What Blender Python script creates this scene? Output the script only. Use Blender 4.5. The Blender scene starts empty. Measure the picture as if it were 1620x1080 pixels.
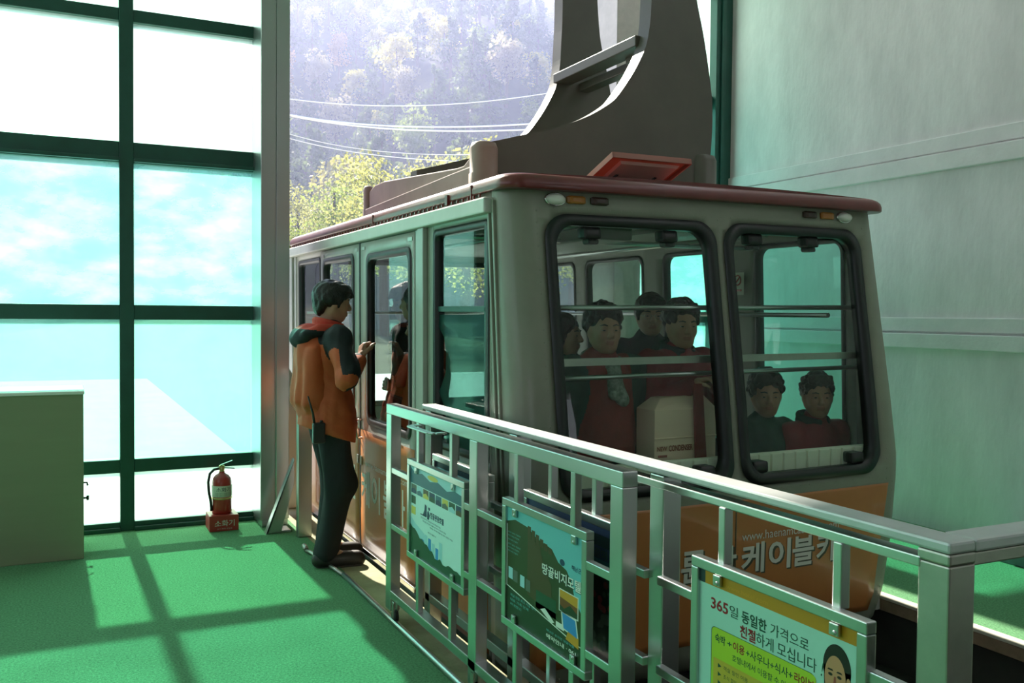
import bpy, bmesh, math, random
import numpy as np
from mathutils import Vector, Matrix
from mathutils.geometry import delaunay_2d_cdt
random.seed(7)
RNG = np.random.default_rng(7)
scn = bpy.context.scene
COL = scn.collection
PI = math.pi

# ------------------------------------------------------------------ camera
cam_d = bpy.data.cameras.new('camera')
cam_d.sensor_width = 36.0
cam_d.lens = 1454.0 / 1620.0 * 36.0
cam_d.clip_start = 0.05
cam_d.clip_end = 3000
cam = bpy.data.objects.new('camera', cam_d)
COL.objects.link(cam)
_Y = Vector((98 - 810, 489 - 540, 1454.0)).normalized()
_X = Vector((3780 - 810, 525 - 540, 1454.0)).normalized()
_X = (_X - _Y * _X.dot(_Y)).normalized()
_Z = _X.cross(_Y)
if _Z.y > 0:
    _Z = -_Z
RM = Matrix((_X, _Y, _Z))                       # camera (right, down, forward) -> world
_r, _u, _b = RM.col[0], -RM.col[1], -RM.col[2]
cam.matrix_world = Matrix(((_r.x, _u.x, _b.x, 0), (_r.y, _u.y, _b.y, 0), (_r.z, _u.z, _b.z, 1.5), (0, 0, 0, 1)))
scn.camera = cam

# ------------------------------------------------------------------ light
scn.view_settings.view_transform = 'Standard'
scn.view_settings.look = 'None'
scn.view_settings.gamma = 1.0
scn.view_settings.use_curve_mapping = False
scn.view_settings.exposure = 0.75
SUN_DIR = Vector((0.015, -0.826, -0.564)).normalized()
sun_d = bpy.data.lights.new('sun', 'SUN')
sun_d.energy = 8.5
sun_d.color = (1.0, 0.93, 0.80)
sun_d.angle = math.radians(1.2)
sun = bpy.data.objects.new('sun', sun_d)
sun.rotation_mode = 'QUATERNION'
sun.rotation_quaternion = SUN_DIR.to_track_quat('-Z', 'Y')
sun.location = (0, 40, 40)
COL.objects.link(sun)
world = bpy.data.worlds.new('sky')
scn.world = world
world.use_nodes = True
wn = world.node_tree
wn.nodes.clear()
w_out = wn.nodes.new('ShaderNodeOutputWorld')
w_bg = wn.nodes.new('ShaderNodeBackground')
w_tc = wn.nodes.new('ShaderNodeTexCoord')
w_sep = wn.nodes.new('ShaderNodeSeparateXYZ')
w_rmp = wn.nodes.new('ShaderNodeValToRGB')
wn.links.new(w_tc.outputs['Generated'], w_sep.inputs[0])
wn.links.new(w_sep.outputs['Z'], w_rmp.inputs[0])
wn.links.new(w_rmp.outputs[0], w_bg.inputs[0])
wn.links.new(w_bg.outputs[0], w_out.inputs[0])
w_rmp.color_ramp.elements[0].position = 0.0
w_rmp.color_ramp.elements[0].color = (0.95, 0.97, 1.0, 1)
w_rmp.color_ramp.elements[1].position = 0.7
w_rmp.color_ramp.elements[1].color = (0.42, 0.60, 0.95, 1)
w_bg.inputs[1].default_value = 1.0
scn.cycles.max_bounces = 9
scn.cycles.diffuse_bounces = 5
scn.cycles.glossy_bounces = 5
scn.cycles.transparent_max_bounces = 24
scn.cycles.transmission_bounces = 5
scn.cycles.volume_bounces = 0
scn.cycles.sample_clamp_indirect = 6.0
scn.cycles.caustics_reflective = False
scn.cycles.caustics_refractive = False


# ------------------------------------------------------------------ materials
def lin(c):
    return tuple(((v / 255.0) / 12.92 if v / 255.0 <= 0.04045 else ((v / 255.0 + 0.055) / 1.055) ** 2.4) for v in c)


def mat(name, rgb, rough=0.6, metal=0.0, var=0.0, vscale=8.0, bump=0.0, bscale=60.0, stretch=(1, 1, 1), spec=0.5,
        coat=0.0, rvar=0.0, dirt=None, dirt_amt=0.0):
    """rgb is linear base colour; var = amount of procedural mottling"""
    m = bpy.data.materials.new(name)
    m.use_nodes = True
    nt = m.node_tree
    b = nt.nodes['Principled BSDF']
    b.inputs['Base Color'].default_value = (*rgb, 1)
    b.inputs['Roughness'].default_value = rough
    b.inputs['Metallic'].default_value = metal
    b.inputs['Specular IOR Level'].default_value = spec
    b.inputs['Coat Weight'].default_value = coat
    if var or bump or rvar or dirt:
        tc = nt.nodes.new('ShaderNodeTexCoord')
        mp = nt.nodes.new('ShaderNodeMapping')
        mp.inputs['Scale'].default_value = stretch
        nt.links.new(tc.outputs['Object'], mp.inputs[0])
    if var or dirt or rvar:
        n = nt.nodes.new('ShaderNodeTexNoise')
        n.inputs['Scale'].default_value = vscale
        n.inputs['Detail'].default_value = 5
        n.inputs['Roughness'].default_value = 0.65
        nt.links.new(mp.outputs[0], n.inputs[0])
        r = nt.nodes.new('ShaderNodeValToRGB')
        r.color_ramp.elements[0].position = 0.3
        r.color_ramp.elements[1].position = 0.7
        d = dirt if dirt else tuple(v * (1 - var) for v in rgb)
        r.color_ramp.elements[0].color = (*(tuple(a * (1 - dirt_amt) + q * dirt_amt for a, q in zip(rgb, d)) if dirt else d), 1)
        r.color_ramp.elements[1].color = (*tuple(min(1, v * (1 + var * 0.5)) for v in rgb), 1)
        nt.links.new(n.outputs[0], r.inputs[0])
        nt.links.new(r.outputs[0], b.inputs['Base Color'])
        if rvar:
            mr = nt.nodes.new('ShaderNodeMapRange')
            mr.inputs['To Min'].default_value = max(0.02, rough - rvar)
            mr.inputs['To Max'].default_value = min(1, rough + rvar)
            nt.links.new(n.outputs[0], mr.inputs[0])
            nt.links.new(mr.outputs[0], b.inputs['Roughness'])
    if bump:
        n2 = nt.nodes.new('ShaderNodeTexNoise')
        n2.inputs['Scale'].default_value = bscale
        n2.inputs['Detail'].default_value = 4
        nt.links.new(mp.outputs[0], n2.inputs[0])
        bp = nt.nodes.new('ShaderNodeBump')
        bp.inputs['Strength'].default_value = bump
        bp.inputs['Distance'].default_value = 0.01
        nt.links.new(n2.outputs[0], bp.inputs['Height'])
        nt.links.new(bp.outputs[0], b.inputs['Normal'])
    return m


def glass_mat(name, tint, f0=0.04, rough=0.0):
    """thin pane: tinted see-through plus a mirror share that grows towards grazing view"""
    m = bpy.data.materials.new(name)
    m.use_nodes = True
    nt = m.node_tree
    nt.nodes.clear()
    o = nt.nodes.new('ShaderNodeOutputMaterial')
    t = nt.nodes.new('ShaderNodeBsdfTransparent')
    t.inputs[0].default_value = (*tint, 1)
    g = nt.nodes.new('ShaderNodeBsdfGlossy')
    g.inputs['Roughness'].default_value = rough
    lw = nt.nodes.new('ShaderNodeLayerWeight')
    lw.inputs['Blend'].default_value = 0.5
    pw = nt.nodes.new('ShaderNodeMath')
    pw.operation = 'POWER'
    pw.inputs[1].default_value = 5.0
    nt.links.new(lw.outputs['Facing'], pw.inputs[0])
    mr = nt.nodes.new('ShaderNodeMapRange')
    mr.inputs['To Min'].default_value = f0
    mr.inputs['To Max'].default_value = 1.0
    nt.links.new(pw.outputs[0], mr.inputs[0])
    mx = nt.nodes.new('ShaderNodeMixShader')
    nt.links.new(mr.outputs[0], mx.inputs[0])
    nt.links.new(t.outputs[0], mx.inputs[1])
    nt.links.new(g.outputs[0], mx.inputs[2])
    nt.links.new(mx.outputs[0], o.inputs[0])
    return m


def film_mat(name, tint, film, fac_lo, fac_hi, scale=(1.2, 1, 5.0), film2=None):
    """a pane covered with a dirty translucent film: part see-through tint, part light-scattering film"""
    m = bpy.data.materials.new(name)
    m.use_nodes = True
    nt = m.node_tree
    nt.nodes.clear()
    o = nt.nodes.new('ShaderNodeOutputMaterial')
    t = nt.nodes.new('ShaderNodeBsdfTransparent')
    t.inputs[0].default_value = (*tint, 1)
    tl = nt.nodes.new('ShaderNodeBsdfTranslucent')
    tl.inputs[0].default_value = (*film, 1)
    df = nt.nodes.new('ShaderNodeBsdfDiffuse')
    df.inputs[0].default_value = (*[v * 0.5 for v in film], 1)
    tc = nt.nodes.new('ShaderNodeTexCoord')
    mp = nt.nodes.new('ShaderNodeMapping')
    mp.inputs['Scale'].default_value = scale
    n = nt.nodes.new('ShaderNodeTexNoise')
    n.inputs['Scale'].default_value = 1.6
    n.inputs['Detail'].default_value = 6
    n.inputs['Roughness'].default_value = 0.6
    nt.links.new(tc.outputs['Object'], mp.inputs[0])
    nt.links.new(mp.outputs[0], n.inputs[0])
    mr = nt.nodes.new('ShaderNodeMapRange')
    mr.inputs['From Min'].default_value = 0.35
    mr.inputs['From Max'].default_value = 0.68
    mr.inputs['To Min'].default_value = fac_lo
    mr.inputs['To Max'].default_value = fac_hi
    nt.links.new(n.outputs[0], mr.inputs[0])
    if film2:
        rp = nt.nodes.new('ShaderNodeValToRGB')
        rp.color_ramp.elements[0].position = 0.42
        rp.color_ramp.elements[1].position = 0.66
        rp.color_ramp.elements[0].color = (*film, 1)
        rp.color_ramp.elements[1].color = (*film2, 1)
        nt.links.new(n.outputs[0], rp.inputs[0])
        nt.links.new(rp.outputs[0], tl.inputs[0])
    m1 = nt.nodes.new('ShaderNodeMixShader')
    m1.inputs[0].default_value = 0.12
    nt.links.new(tl.outputs[0], m1.inputs[1])
    nt.links.new(df.outputs[0], m1.inputs[2])
    m2 = nt.nodes.new('ShaderNodeMixShader')
    nt.links.new(mr.outputs[0], m2.inputs[0])
    nt.links.new(t.outputs[0], m2.inputs[1])
    nt.links.new(m1.outputs[0], m2.inputs[2])
    gl = nt.nodes.new('ShaderNodeBsdfGlossy')
    gl.inputs['Roughness'].default_value = 0.05
    m3 = nt.nodes.new('ShaderNodeMixShader')
    m3.inputs[0].default_value = 0.03
    nt.links.new(m2.outputs[0], m3.inputs[1])
    nt.links.new(gl.outputs[0], m3.inputs[2])
    nt.links.new(m3.outputs[0], o.inputs[0])
    return m


M = {}
M['steel'] = mat('brushed steel', (0.53, 0.54, 0.535), 0.30, 1.0)
M['steel_cap'] = mat('sun-bright steel cap', (0.55, 0.56, 0.56), 0.42, 0.4, var=0.12, vscale=8)  # sun glare put into the material: more diffuse than the other steel
M['hall'] = mat('dim beige hall paint', (0.27, 0.235, 0.20), 0.9)
M['steel_dull'] = mat('dull welded steel', (0.46, 0.44, 0.40), 0.40, 1.0, var=0.15, vscale=9, rvar=0.06)
M['chrome'] = mat('chrome', (0.75, 0.75, 0.73), 0.12, 1.0)
M['green_paint'] = mat('dark green frame paint', (0.016, 0.080, 0.062), 0.42, var=0.2, vscale=5)
M['wall'] = mat('painted concrete wall', (0.88, 0.85, 0.85), 0.85, var=0.16, vscale=2.6, bump=0.35, bscale=34, stretch=(1, 1, 0.35))
M['ledge'] = mat('painted ledge', (0.86, 0.84, 0.84), 0.8, var=0.10, vscale=3, bump=0.2, bscale=40)
M['concrete'] = mat('bare concrete', (0.40, 0.385, 0.22), 0.9, var=0.3, vscale=4, bump=0.4, bscale=40)
M['curb'] = mat('timber curb', (0.40, 0.27, 0.19), 0.75, var=0.3, vscale=7)
M['curb_top'] = mat('curb cap strip', (0.75, 0.68, 0.58), 0.6, var=0.15, vscale=9)
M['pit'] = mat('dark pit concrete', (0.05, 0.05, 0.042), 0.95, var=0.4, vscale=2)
M['ceil'] = mat('white ceiling board', (0.7, 0.7, 0.68), 0.9)
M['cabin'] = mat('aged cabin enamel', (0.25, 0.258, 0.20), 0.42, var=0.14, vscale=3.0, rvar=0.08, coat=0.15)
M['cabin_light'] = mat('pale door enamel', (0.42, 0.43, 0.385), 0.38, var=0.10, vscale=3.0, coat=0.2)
M['track_white'] = mat('off white track cover', (0.62, 0.62, 0.57), 0.4, var=0.08)
M['cabin_in'] = mat('cabin lining', (0.30, 0.30, 0.265), 0.6, var=0.1, vscale=4)
M['cabin_cream'] = mat('cream ribbed lining', (0.90, 0.85, 0.70), 0.6, var=0.08, vscale=6)
M['roof_red'] = mat('dark red roof paint', (0.17, 0.026, 0.024), 0.34, var=0.25, vscale=5, rvar=0.08, coat=0.25)
M['orange_panel'] = mat('orange livery', (0.50, 0.185, 0.055), 0.38, var=0.10, vscale=3, coat=0.2)
M['rubber'] = mat('black rubber', (0.012, 0.015, 0.014), 0.42)
M['black'] = mat('black plastic', (0.015, 0.015, 0.015), 0.45)
M['white_print'] = mat('white lettering', (0.72, 0.72, 0.64), 0.5)
M['shadow_print'] = mat('dark green letter edging', (0.07, 0.075, 0.05), 0.5)
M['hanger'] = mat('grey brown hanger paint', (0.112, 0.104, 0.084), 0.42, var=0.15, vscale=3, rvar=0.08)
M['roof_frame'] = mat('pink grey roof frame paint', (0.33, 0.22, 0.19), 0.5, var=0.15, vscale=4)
M['hatch'] = mat('orange red hatch plastic', (0.50, 0.22, 0.17), 0.4)
M['lamp_lens'] = mat('clear lamp lens', (0.75, 0.75, 0.68), 0.12, spec=0.7)
M['lamp_amber'] = mat('amber lens', (0.42, 0.16, 0.03), 0.2)
M['lamp_dark'] = mat('smoked red lens', (0.05, 0.025, 0.02), 0.2)
M['cab_glass'] = glass_mat('cabin window glass', (0.80, 0.90, 0.85), 0.05)
M['tint_glass'] = glass_mat('green tinted cabin glass', (0.56, 0.92, 0.87), 0.06)
M['side_glass'] = glass_mat('cabin side glass', (0.74, 0.90, 0.85), 0.10)
M['bldg_clear'] = film_mat('whitened pane', (0.66, 0.98, 0.86), (0.92, 0.99, 0.95), 0.42, 0.52, (1, 1, 1))
M['bldg_top'] = film_mat('upper pane', (0.62, 0.98, 0.86), (0.92, 0.99, 0.96), 0.40, 0.50, (1, 1, 1))
M['bldg_cyan'] = film_mat('streaked green film pane', (0.52, 0.96, 0.88), (0.60, 0.96, 0.91), 0.20, 0.33, (1.5, 1, 3.2), (0.85, 1.0, 0.97))
M['bldg_pale'] = film_mat('pale green film pane', (0.54, 0.97, 0.82), (0.58, 0.95, 0.86), 0.20, 0.27, (1.2, 1, 1.6), (0.46, 0.93, 0.84))
M['fill_panel'] = film_mat('added ceiling fill panel', (0.9, 0.92, 0.9), (0.76, 0.74, 0.74), 0.88, 0.92, (1, 1, 1))  # scatters sunlight down as fill, for the added ceiling panel
M['teal_film'] = film_mat('teal window film', (0.30, 0.62, 0.55), (0.20, 0.52, 0.46), 0.55, 0.62, (2, 2, 2))
M['wood_desk'] = mat('beige laminate', (0.27, 0.29, 0.175), 0.5, var=0.06, vscale=2, stretch=(0.4, 1, 4))
M['white_lam'] = mat('white laminate top', (0.85, 0.83, 0.78), 0.4)
M['red_paint'] = mat('red enamel', (0.42, 0.030, 0.022), 0.3, coat=0.4)
M['red_box'] = mat('red painted box', (0.42, 0.045, 0.032), 0.5)
M['label_paper'] = mat('pale label', (0.62, 0.66, 0.55), 0.6)
M['brass'] = mat('brass', (0.55, 0.42, 0.2), 0.35, 1.0)
M['white_paint'] = mat('white enamel', (0.80, 0.78, 0.75), 0.45)
M['wire'] = mat('bright steel rope', (0.85, 0.83, 0.78), 0.35, 0.6)
M['skin'] = mat('skin', (0.46, 0.25, 0.16), 0.5, var=0.06, vscale=20)
M['lips'] = mat('lips', (0.38, 0.15, 0.11), 0.4)
M['hair'] = mat('black hair', (0.012, 0.010, 0.009), 0.38, var=0.4, vscale=40, bump=0.5, bscale=120)
M['eye'] = mat('eye', (0.03, 0.022, 0.018), 0.15)
M['eye_white'] = mat('eye white', (0.34, 0.31, 0.27), 0.3)
M['jacket_orange'] = mat('orange shell fabric', (0.56, 0.105, 0.030), 0.7, var=0.10, vscale=12, bump=0.3, bscale=26)
M['jacket_sunlit'] = mat('sunlit orange fabric', (0.74, 0.33, 0.14), 0.75, var=0.1, vscale=16, bump=0.25, bscale=40)  # lit copy of the orange shell fabric, not used on any part
M['jacket_black'] = mat('navy black fabric', (0.010, 0.014, 0.016), 0.75, var=0.2, vscale=14, bump=0.3, bscale=36)
M['collar_red'] = mat('red lining', (0.58, 0.055, 0.03), 0.7)
M['trousers'] = mat('black trousers', (0.010, 0.012, 0.014), 0.8, var=0.2, vscale=10, bump=0.3, bscale=30)
M['shoe'] = mat('dark brown shoe', (0.020, 0.016, 0.013), 0.5)
M['sole'] = mat('shoe sole', (0.12, 0.11, 0.10), 0.7)
M['coat_red'] = mat('dark red jacket', (0.24, 0.030, 0.024), 0.75, var=0.15, vscale=14, bump=0.3, bscale=30)
M['coat_crimson'] = mat('crimson padded jacket', (0.25, 0.022, 0.032), 0.7, var=0.15, vscale=14, bump=0.3, bscale=30)
M['coat_dark'] = mat('dark navy jacket', (0.022, 0.028, 0.032), 0.75, var=0.2, vscale=14)
M['coat_green'] = mat('dark green cardigan', (0.03, 0.06, 0.05), 0.8, var=0.25, vscale=22)
M['scarf'] = mat('patterned scarf', (0.28, 0.30, 0.26), 0.7, var=0.7, vscale=40)
M['cap_grey'] = mat('grey cap', (0.18, 0.22, 0.22), 0.7)
M['box_peach'] = mat('peach equipment box', (0.88, 0.62, 0.47), 0.6)
M['box_print'] = mat('brown red print', (0.30, 0.07, 0.05), 0.6)


def carpet_mat():
    m = mat('green carpet', (0.185, 0.45, 0.215), 0.95, var=0.55, vscale=95, bump=1.0, bscale=300, spec=0.15)
    b = m.node_tree.nodes['Principled BSDF']
    b.inputs['Sheen Weight'].default_value = 0.15
    b.inputs['Sheen Tint'].default_value = (0.45, 1.0, 0.55, 1)
    return m


M['carpet'] = carpet_mat()


# ------------------------------------------------------------------ object helpers
def wloc(o):
    v = Vector((0, 0, 0))
    while o is not None:
        v += o.location
        o = o.parent
    return v


def tag(o, label=None, cat=None, group=None, kind=None):
    if label:
        o['label'] = label
    if cat:
        o['category'] = cat
    if group:
        o['group'] = group
    if kind:
        o['kind'] = kind
    return o


def thing(name, label, cat, loc=(0, 0, 0), rz=0.0, group=None):
    o = bpy.data.objects.new(name, None)
    o.empty_display_size = 0.1
    COL.objects.link(o)
    o.location = loc
    o.rotation_euler = (0, 0, rz)
    return tag(o, label, cat, group)


def link_mesh(name, me, parent=None, local=False):
    o = bpy.data.objects.new(name, me)
    COL.objects.link(o)
    if parent is not None:
        o.parent = parent
        if not local:
            off = wloc(parent)
            me.transform(Matrix.Translation(-off))
    return o


def copy_tree(o, parent=None):
    c = o.copy()
    COL.objects.link(c)
    if parent is not None:
        c.parent = parent
    for ch in list(o.children):
        copy_tree(ch, c)
    return c


def bevel(o, w=0.003, seg=2, ang=35):
    b = o.modifiers.new('edge', 'BEVEL')
    b.width = w
    b.segments = seg
    b.limit_method = 'ANGLE'
    b.angle_limit = math.radians(ang)
    b.harden_normals = False
    return o


class MB:
    """collects shapes and links them as ONE mesh object"""

    def __init__(self):
        self.v, self.f, self.m, self.s = [], [], [], []

    def add(self, vs, fs, mi=0, smooth=False):
        o = len(self.v)
        self.v += [tuple(p) for p in vs]
        for f in fs:
            self.f.append(tuple(i + o for i in f))
            self.m.append(mi)
            self.s.append(smooth)
        return self

    def box(self, x0, x1, y0, y1, z0, z1, mi=0):
        vs = [(x, y, z) for x in (x0, x1) for y in (y0, y1) for z in (z0, z1)]
        return self.add(vs, [(0, 1, 3, 2), (4, 6, 7, 5), (0, 4, 5, 1), (2, 3, 7, 6), (0, 2, 6, 4), (1, 5, 7, 3)], mi)

    def hexa(self, a, b, mi=0):
        """a, b: two quads (4 points each, same winding) joined"""
        return self.add(list(a) + list(b), [(3, 2, 1, 0), (4, 5, 6, 7), (0, 1, 5, 4), (1, 2, 6, 5), (2, 3, 7, 6), (3, 0, 4, 7)], mi)

    def bar(self, p, q, w, h, up=(0, 0, 1), mi=0):
        p, q = Vector(p), Vector(q)
        d = (q - p).normalized()
        u = Vector(up)
        s = d.cross(u)
        if s.length < 1e-5:
            s = d.cross(Vector((1, 0, 0)))
        s.normalize()
        u = s.cross(d).normalized()
        A = [p + s * a * w / 2 + u * b * h / 2 for a, b in ((-1, -1), (1, -1), (1, 1), (-1, 1))]
        B = [q + s * a * w / 2 + u * b * h / 2 for a, b in ((-1, -1), (1, -1), (1, 1), (-1, 1))]
        return self.hexa(A, B, mi)

    def tube(self, pts, r, n=10, mi=0, caps=True, radii=None):
        pts = [Vector(p) for p in pts]
        vs, fs = [], []
        prev = None
        for i, p in enumerate(pts):
            if i == 0:
                d = pts[1] - pts[0]
            elif i == len(pts) - 1:
                d = pts[-1] - pts[-2]
            else:
                d = (pts[i + 1] - pts[i]).normalized() + (pts[i] - pts[i - 1]).normalized()
            d.normalize()
            if prev is None:
                a = d.cross(Vector((0, 0, 1)))
                if a.length < 1e-3:
                    a = d.cross(Vector((1, 0, 0)))
            else:
                a = prev - d * prev.dot(d)
            a.normalize()
            prev = a
            b = d.cross(a)
            rr = radii[i] if radii else r
            for k in range(n):
                t = 2 * PI * k / n
                vs.append(p + a * math.cos(t) * rr + b * math.sin(t) * rr)
        for i in range(len(pts) - 1):
            for k in range(n):
                k2 = (k + 1) % n
                fs.append((i * n + k, i * n + k2, (i + 1) * n + k2, (i + 1) * n + k))
        o = len(self.v)
        self.add(vs, fs, mi, True)
        if caps:
            self.f.append(tuple(o + k for k in range(n))[::-1])
            self.f.append(tuple(o + (len(pts) - 1) * n + k for k in range(n)))
            self.m += [mi, mi]
            self.s += [False, False]
        return self

    def cyl(self, p, q, r, n=20, mi=0):
        return self.tube([p, q], r, n, mi)

    def lathe(self, prof, c, n=28, mi=0, axis='z'):
        vs, fs = [], []
        for r, h in prof:
            for k in range(n):
                t = 2 * PI * k / n
                if axis == 'z':
                    vs.append((c[0] + r * math.cos(t), c[1] + r * math.sin(t), c[2] + h))
                elif axis == 'x':
                    vs.append((c[0] + h, c[1] + r * math.cos(t), c[2] + r * math.sin(t)))
                else:
                    vs.append((c[0] + r * math.sin(t), c[1] + h, c[2] + r * math.cos(t)))
        for i in range(len(prof) - 1):
            for k in range(n):
                k2 = (k + 1) % n
                fs.append((i * n + k, i * n + k2, (i + 1) * n + k2, (i + 1) * n + k))
        return self.add(vs, fs, mi, True)

    def prism(self, poly, a, b, axis='y', mi=0):
        """polygon (2-D) extruded along an axis from a to b; poly is (x,z) for y, (y,z) for x, (x,y) for z"""
        def P(p, h):
            return (p[0], h, p[1]) if axis == 'y' else ((h, p[0], p[1]) if axis == 'x' else (p[0], p[1], h))
        n = len(poly)
        o = len(self.v)
        self.v += [P(p, a) for p in poly] + [P(p, b) for p in poly]
        self.f.append(tuple(o + i for i in range(n))[::-1])
        self.f.append(tuple(o + n + i for i in range(n)))
        self.m += [mi, mi]
        self.s += [False, False]
        for i in range(n):
            j = (i + 1) % n
            self.f.append((o + i, o + j, o + n + j, o + n + i))
            self.m.append(mi)
            self.s.append(False)
        return self

    def build(self, name, mats, parent=None, local=False, bev=0.0, recalc=True):
        me = bpy.data.meshes.new(name)
        me.from_pydata(self.v, [], self.f)
        for q in (mats if isinstance(mats, (list, tuple)) else [mats]):
            me.materials.append(M[q] if isinstance(q, str) else q)
        me.polygons.foreach_set('material_index', self.m)
        me.polygons.foreach_set('use_smooth', self.s)
        if recalc:
            bm = bmesh.new()
            bm.from_mesh(me)
            bmesh.ops.recalc_face_normals(bm, faces=bm.faces)
            bm.to_mesh(me)
            bm.free()
        me.update()
        o = link_mesh(name, me, parent, local)
        if bev:
            bevel(o, bev)
        return o


def rrect(u0, v0, u1, v1, r, n=6):
    out = []
    for cx, cy, a0 in ((u1 - r, v1 - r, 0), (u0 + r, v1 - r, PI / 2), (u0 + r, v0 + r, PI), (u1 - r, v0 + r, 1.5 * PI)):
        for k in range(n + 1):
            a = a0 + PI / 2 * k / n
            out.append((cx + r * math.cos(a), cy + r * math.sin(a)))
    return out


def densify(poly, step):
    out = []
    n = len(poly)
    for i in range(n):
        a, b = poly[i], poly[(i + 1) % n]
        L = math.hypot(b[0] - a[0], b[1] - a[1])
        k = max(1, int(L / step))
        for j in range(k):
            out.append((a[0] + (b[0] - a[0]) * j / k, a[1] + (b[1] - a[1]) * j / k))
    return out


def inside(p, poly):
    x, y = p
    c = False
    n = len(poly)
    j = n - 1
    for i in range(n):
        xi, yi = poly[i]
        xj, yj = poly[j]
        if (yi > y) != (yj > y) and x < (xj - xi) * (y - yi) / (yj - yi) + xi:
            c = not c
        j = i
    return c


def panel(mb, outer, holes, fn, depth, step=0.08, mi=0, mi_in=None, smooth=True):
    """sheet with holes, mapped to 3-D by fn(u, v, d), thickness depth"""
    outer = densify(outer, step)
    holes = [densify(h, step) for h in holes]
    pts, edges = [], []
    for loop in [outer] + holes:
        o = len(pts)
        pts += loop
        edges += [(o + i, o + (i + 1) % len(loop)) for i in range(len(loop))]
    us = [p[0] for p in outer]
    vs_ = [p[1] for p in outer]
    u = min(us) + step / 2
    while u < max(us):
        v = min(vs_) + step / 2
        while v < max(vs_):
            if inside((u, v), outer) and not any(inside((u, v), h) for h in holes):
                pts.append((u, v))
            v += step
        u += step
    r = delaunay_2d_cdt([Vector(p) for p in pts], edges, [], 0, 1e-6)
    V, F = r[0], r[2]
    tri = []
    for f in F:
        c = (sum(V[i].x for i in f) / len(f), sum(V[i].y for i in f) / len(f))
        if inside(c, outer) and not any(inside(c, h) for h in holes):
            tri.append(tuple(f))
    n = len(V)
    P = [fn(p.x, p.y, 0.0) for p in V] + [fn(p.x, p.y, depth) for p in V]
    cnt = {}
    for f in tri:
        for i in range(len(f)):
            a, b = f[i], f[(i + 1) % len(f)]
            k = (min(a, b), max(a, b))
            cnt.setdefault(k, []).append((a, b))
    fs = [f for f in tri] + [tuple(i + n for i in f[::-1]) for f in tri]
    mis = [mi] * len(tri) + [mi if mi_in is None else mi_in] * len(tri)
    sm = [smooth] * (2 * len(tri))
    for k, L in cnt.items():
        if len(L) == 1:
            a, b = L[0]
            fs.append((b, a, a + n, b + n))
            mis.append(mi)
            sm.append(False)
    o = len(mb.v)
    mb.v += [tuple(p) for p in P]
    for f, q, s in zip(fs, mis, sm):
        mb.f.append(tuple(i + o for i in f))
        mb.m.append(q)
        mb.s.append(s)
    return mb


def ring(mb, outer, inner, fn, d0, d1, mi=0):
    """closed frame between two loops of equal length, from depth d0 to d1"""
    n = len(outer)
    o = len(mb.v)
    for loop, d in ((outer, d0), (inner, d0), (inner, d1), (outer, d1)):
        mb.v += [tuple(fn(p[0], p[1], d)) for p in loop]
    for k in range(4):
        k2 = (k + 1) % 4
        for i in range(n):
            j = (i + 1) % n
            mb.f.append((o + k * n + i, o + k * n + j, o + k2 * n + j, o + k2 * n + i))
            mb.m.append(mi)
            mb.s.append(True)
    return mb


_TXT = {}


def text_shape(s, bold=0.0, shear=0.0, spacing=1.0):
    """triangles of a line of writing, normalised: (verts 2-D, faces, width, height) with cap box from 0..1"""
    key = (s, bold, shear, spacing)
    if key in _TXT:
        return _TXT[key]
    cu = bpy.data.curves.new('writing', 'FONT')
    cu.body = s
    cu.size = 1.0
    cu.offset = bold
    cu.shear = shear
    cu.space_character = spacing
    cu.resolution_u = 3
    ob = bpy.data.objects.new('writing', cu)
    COL.objects.link(ob)
    dg = bpy.context.evaluated_depsgraph_get()
    me = bpy.data.meshes.new_from_object(ob.evaluated_get(dg))
    V = [(v.co.x, v.co.y) for v in me.vertices]
    F = [tuple(p.vertices) for p in me.polygons]
    bpy.data.objects.remove(ob)
    bpy.data.curves.remove(cu)
    bpy.data.meshes.remove(me)
    if not V:
        _TXT[key] = ([], [], 1, 1)
        return _TXT[key]
    x0, x1 = min(v[0] for v in V), max(v[0] for v in V)
    y0, y1 = min(v[1] for v in V), max(v[1] for v in V)
    V = [((v[0] - x0) / (x1 - x0), (v[1] - y0) / (y1 - y0)) for v in V]
    _TXT[key] = (V, F, x1 - x0, y1 - y0)
    return _TXT[key]


def write(mb, s, u0, v0, u1, v1, fn, d=-0.0012, mi=0, bold=0.0, shear=0.0, spacing=1.0, thick=0.0):
    """put a line of writing into the box (u0,v0)-(u1,v1) of the surface fn"""
    V, F, w, h = text_shape(s, bold, shear, spacing)
    P = [fn(u0 + a * (u1 - u0), v0 + b * (v1 - v0), d) for a, b in V]
    mb.add(P, F, mi)
    return mb


def flat(mb, poly, fn, d=-0.001, mi=0):
    mb.add([fn(p[0], p[1], d) for p in poly], [tuple(range(len(poly)))], mi)
    return mb


def fbox(mb, u0, v0, u1, v1, fn, d=-0.001, mi=0):
    return flat(mb, [(u0, v0), (u1, v0), (u1, v1), (u0, v1)], fn, d, mi)


# ================================================================== SETTING
def struct(name, mb, mats, bev=0.0, label=None):
    o = mb.build(name, mats, bev=bev)
    o['kind'] = 'structure'
    return o


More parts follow.
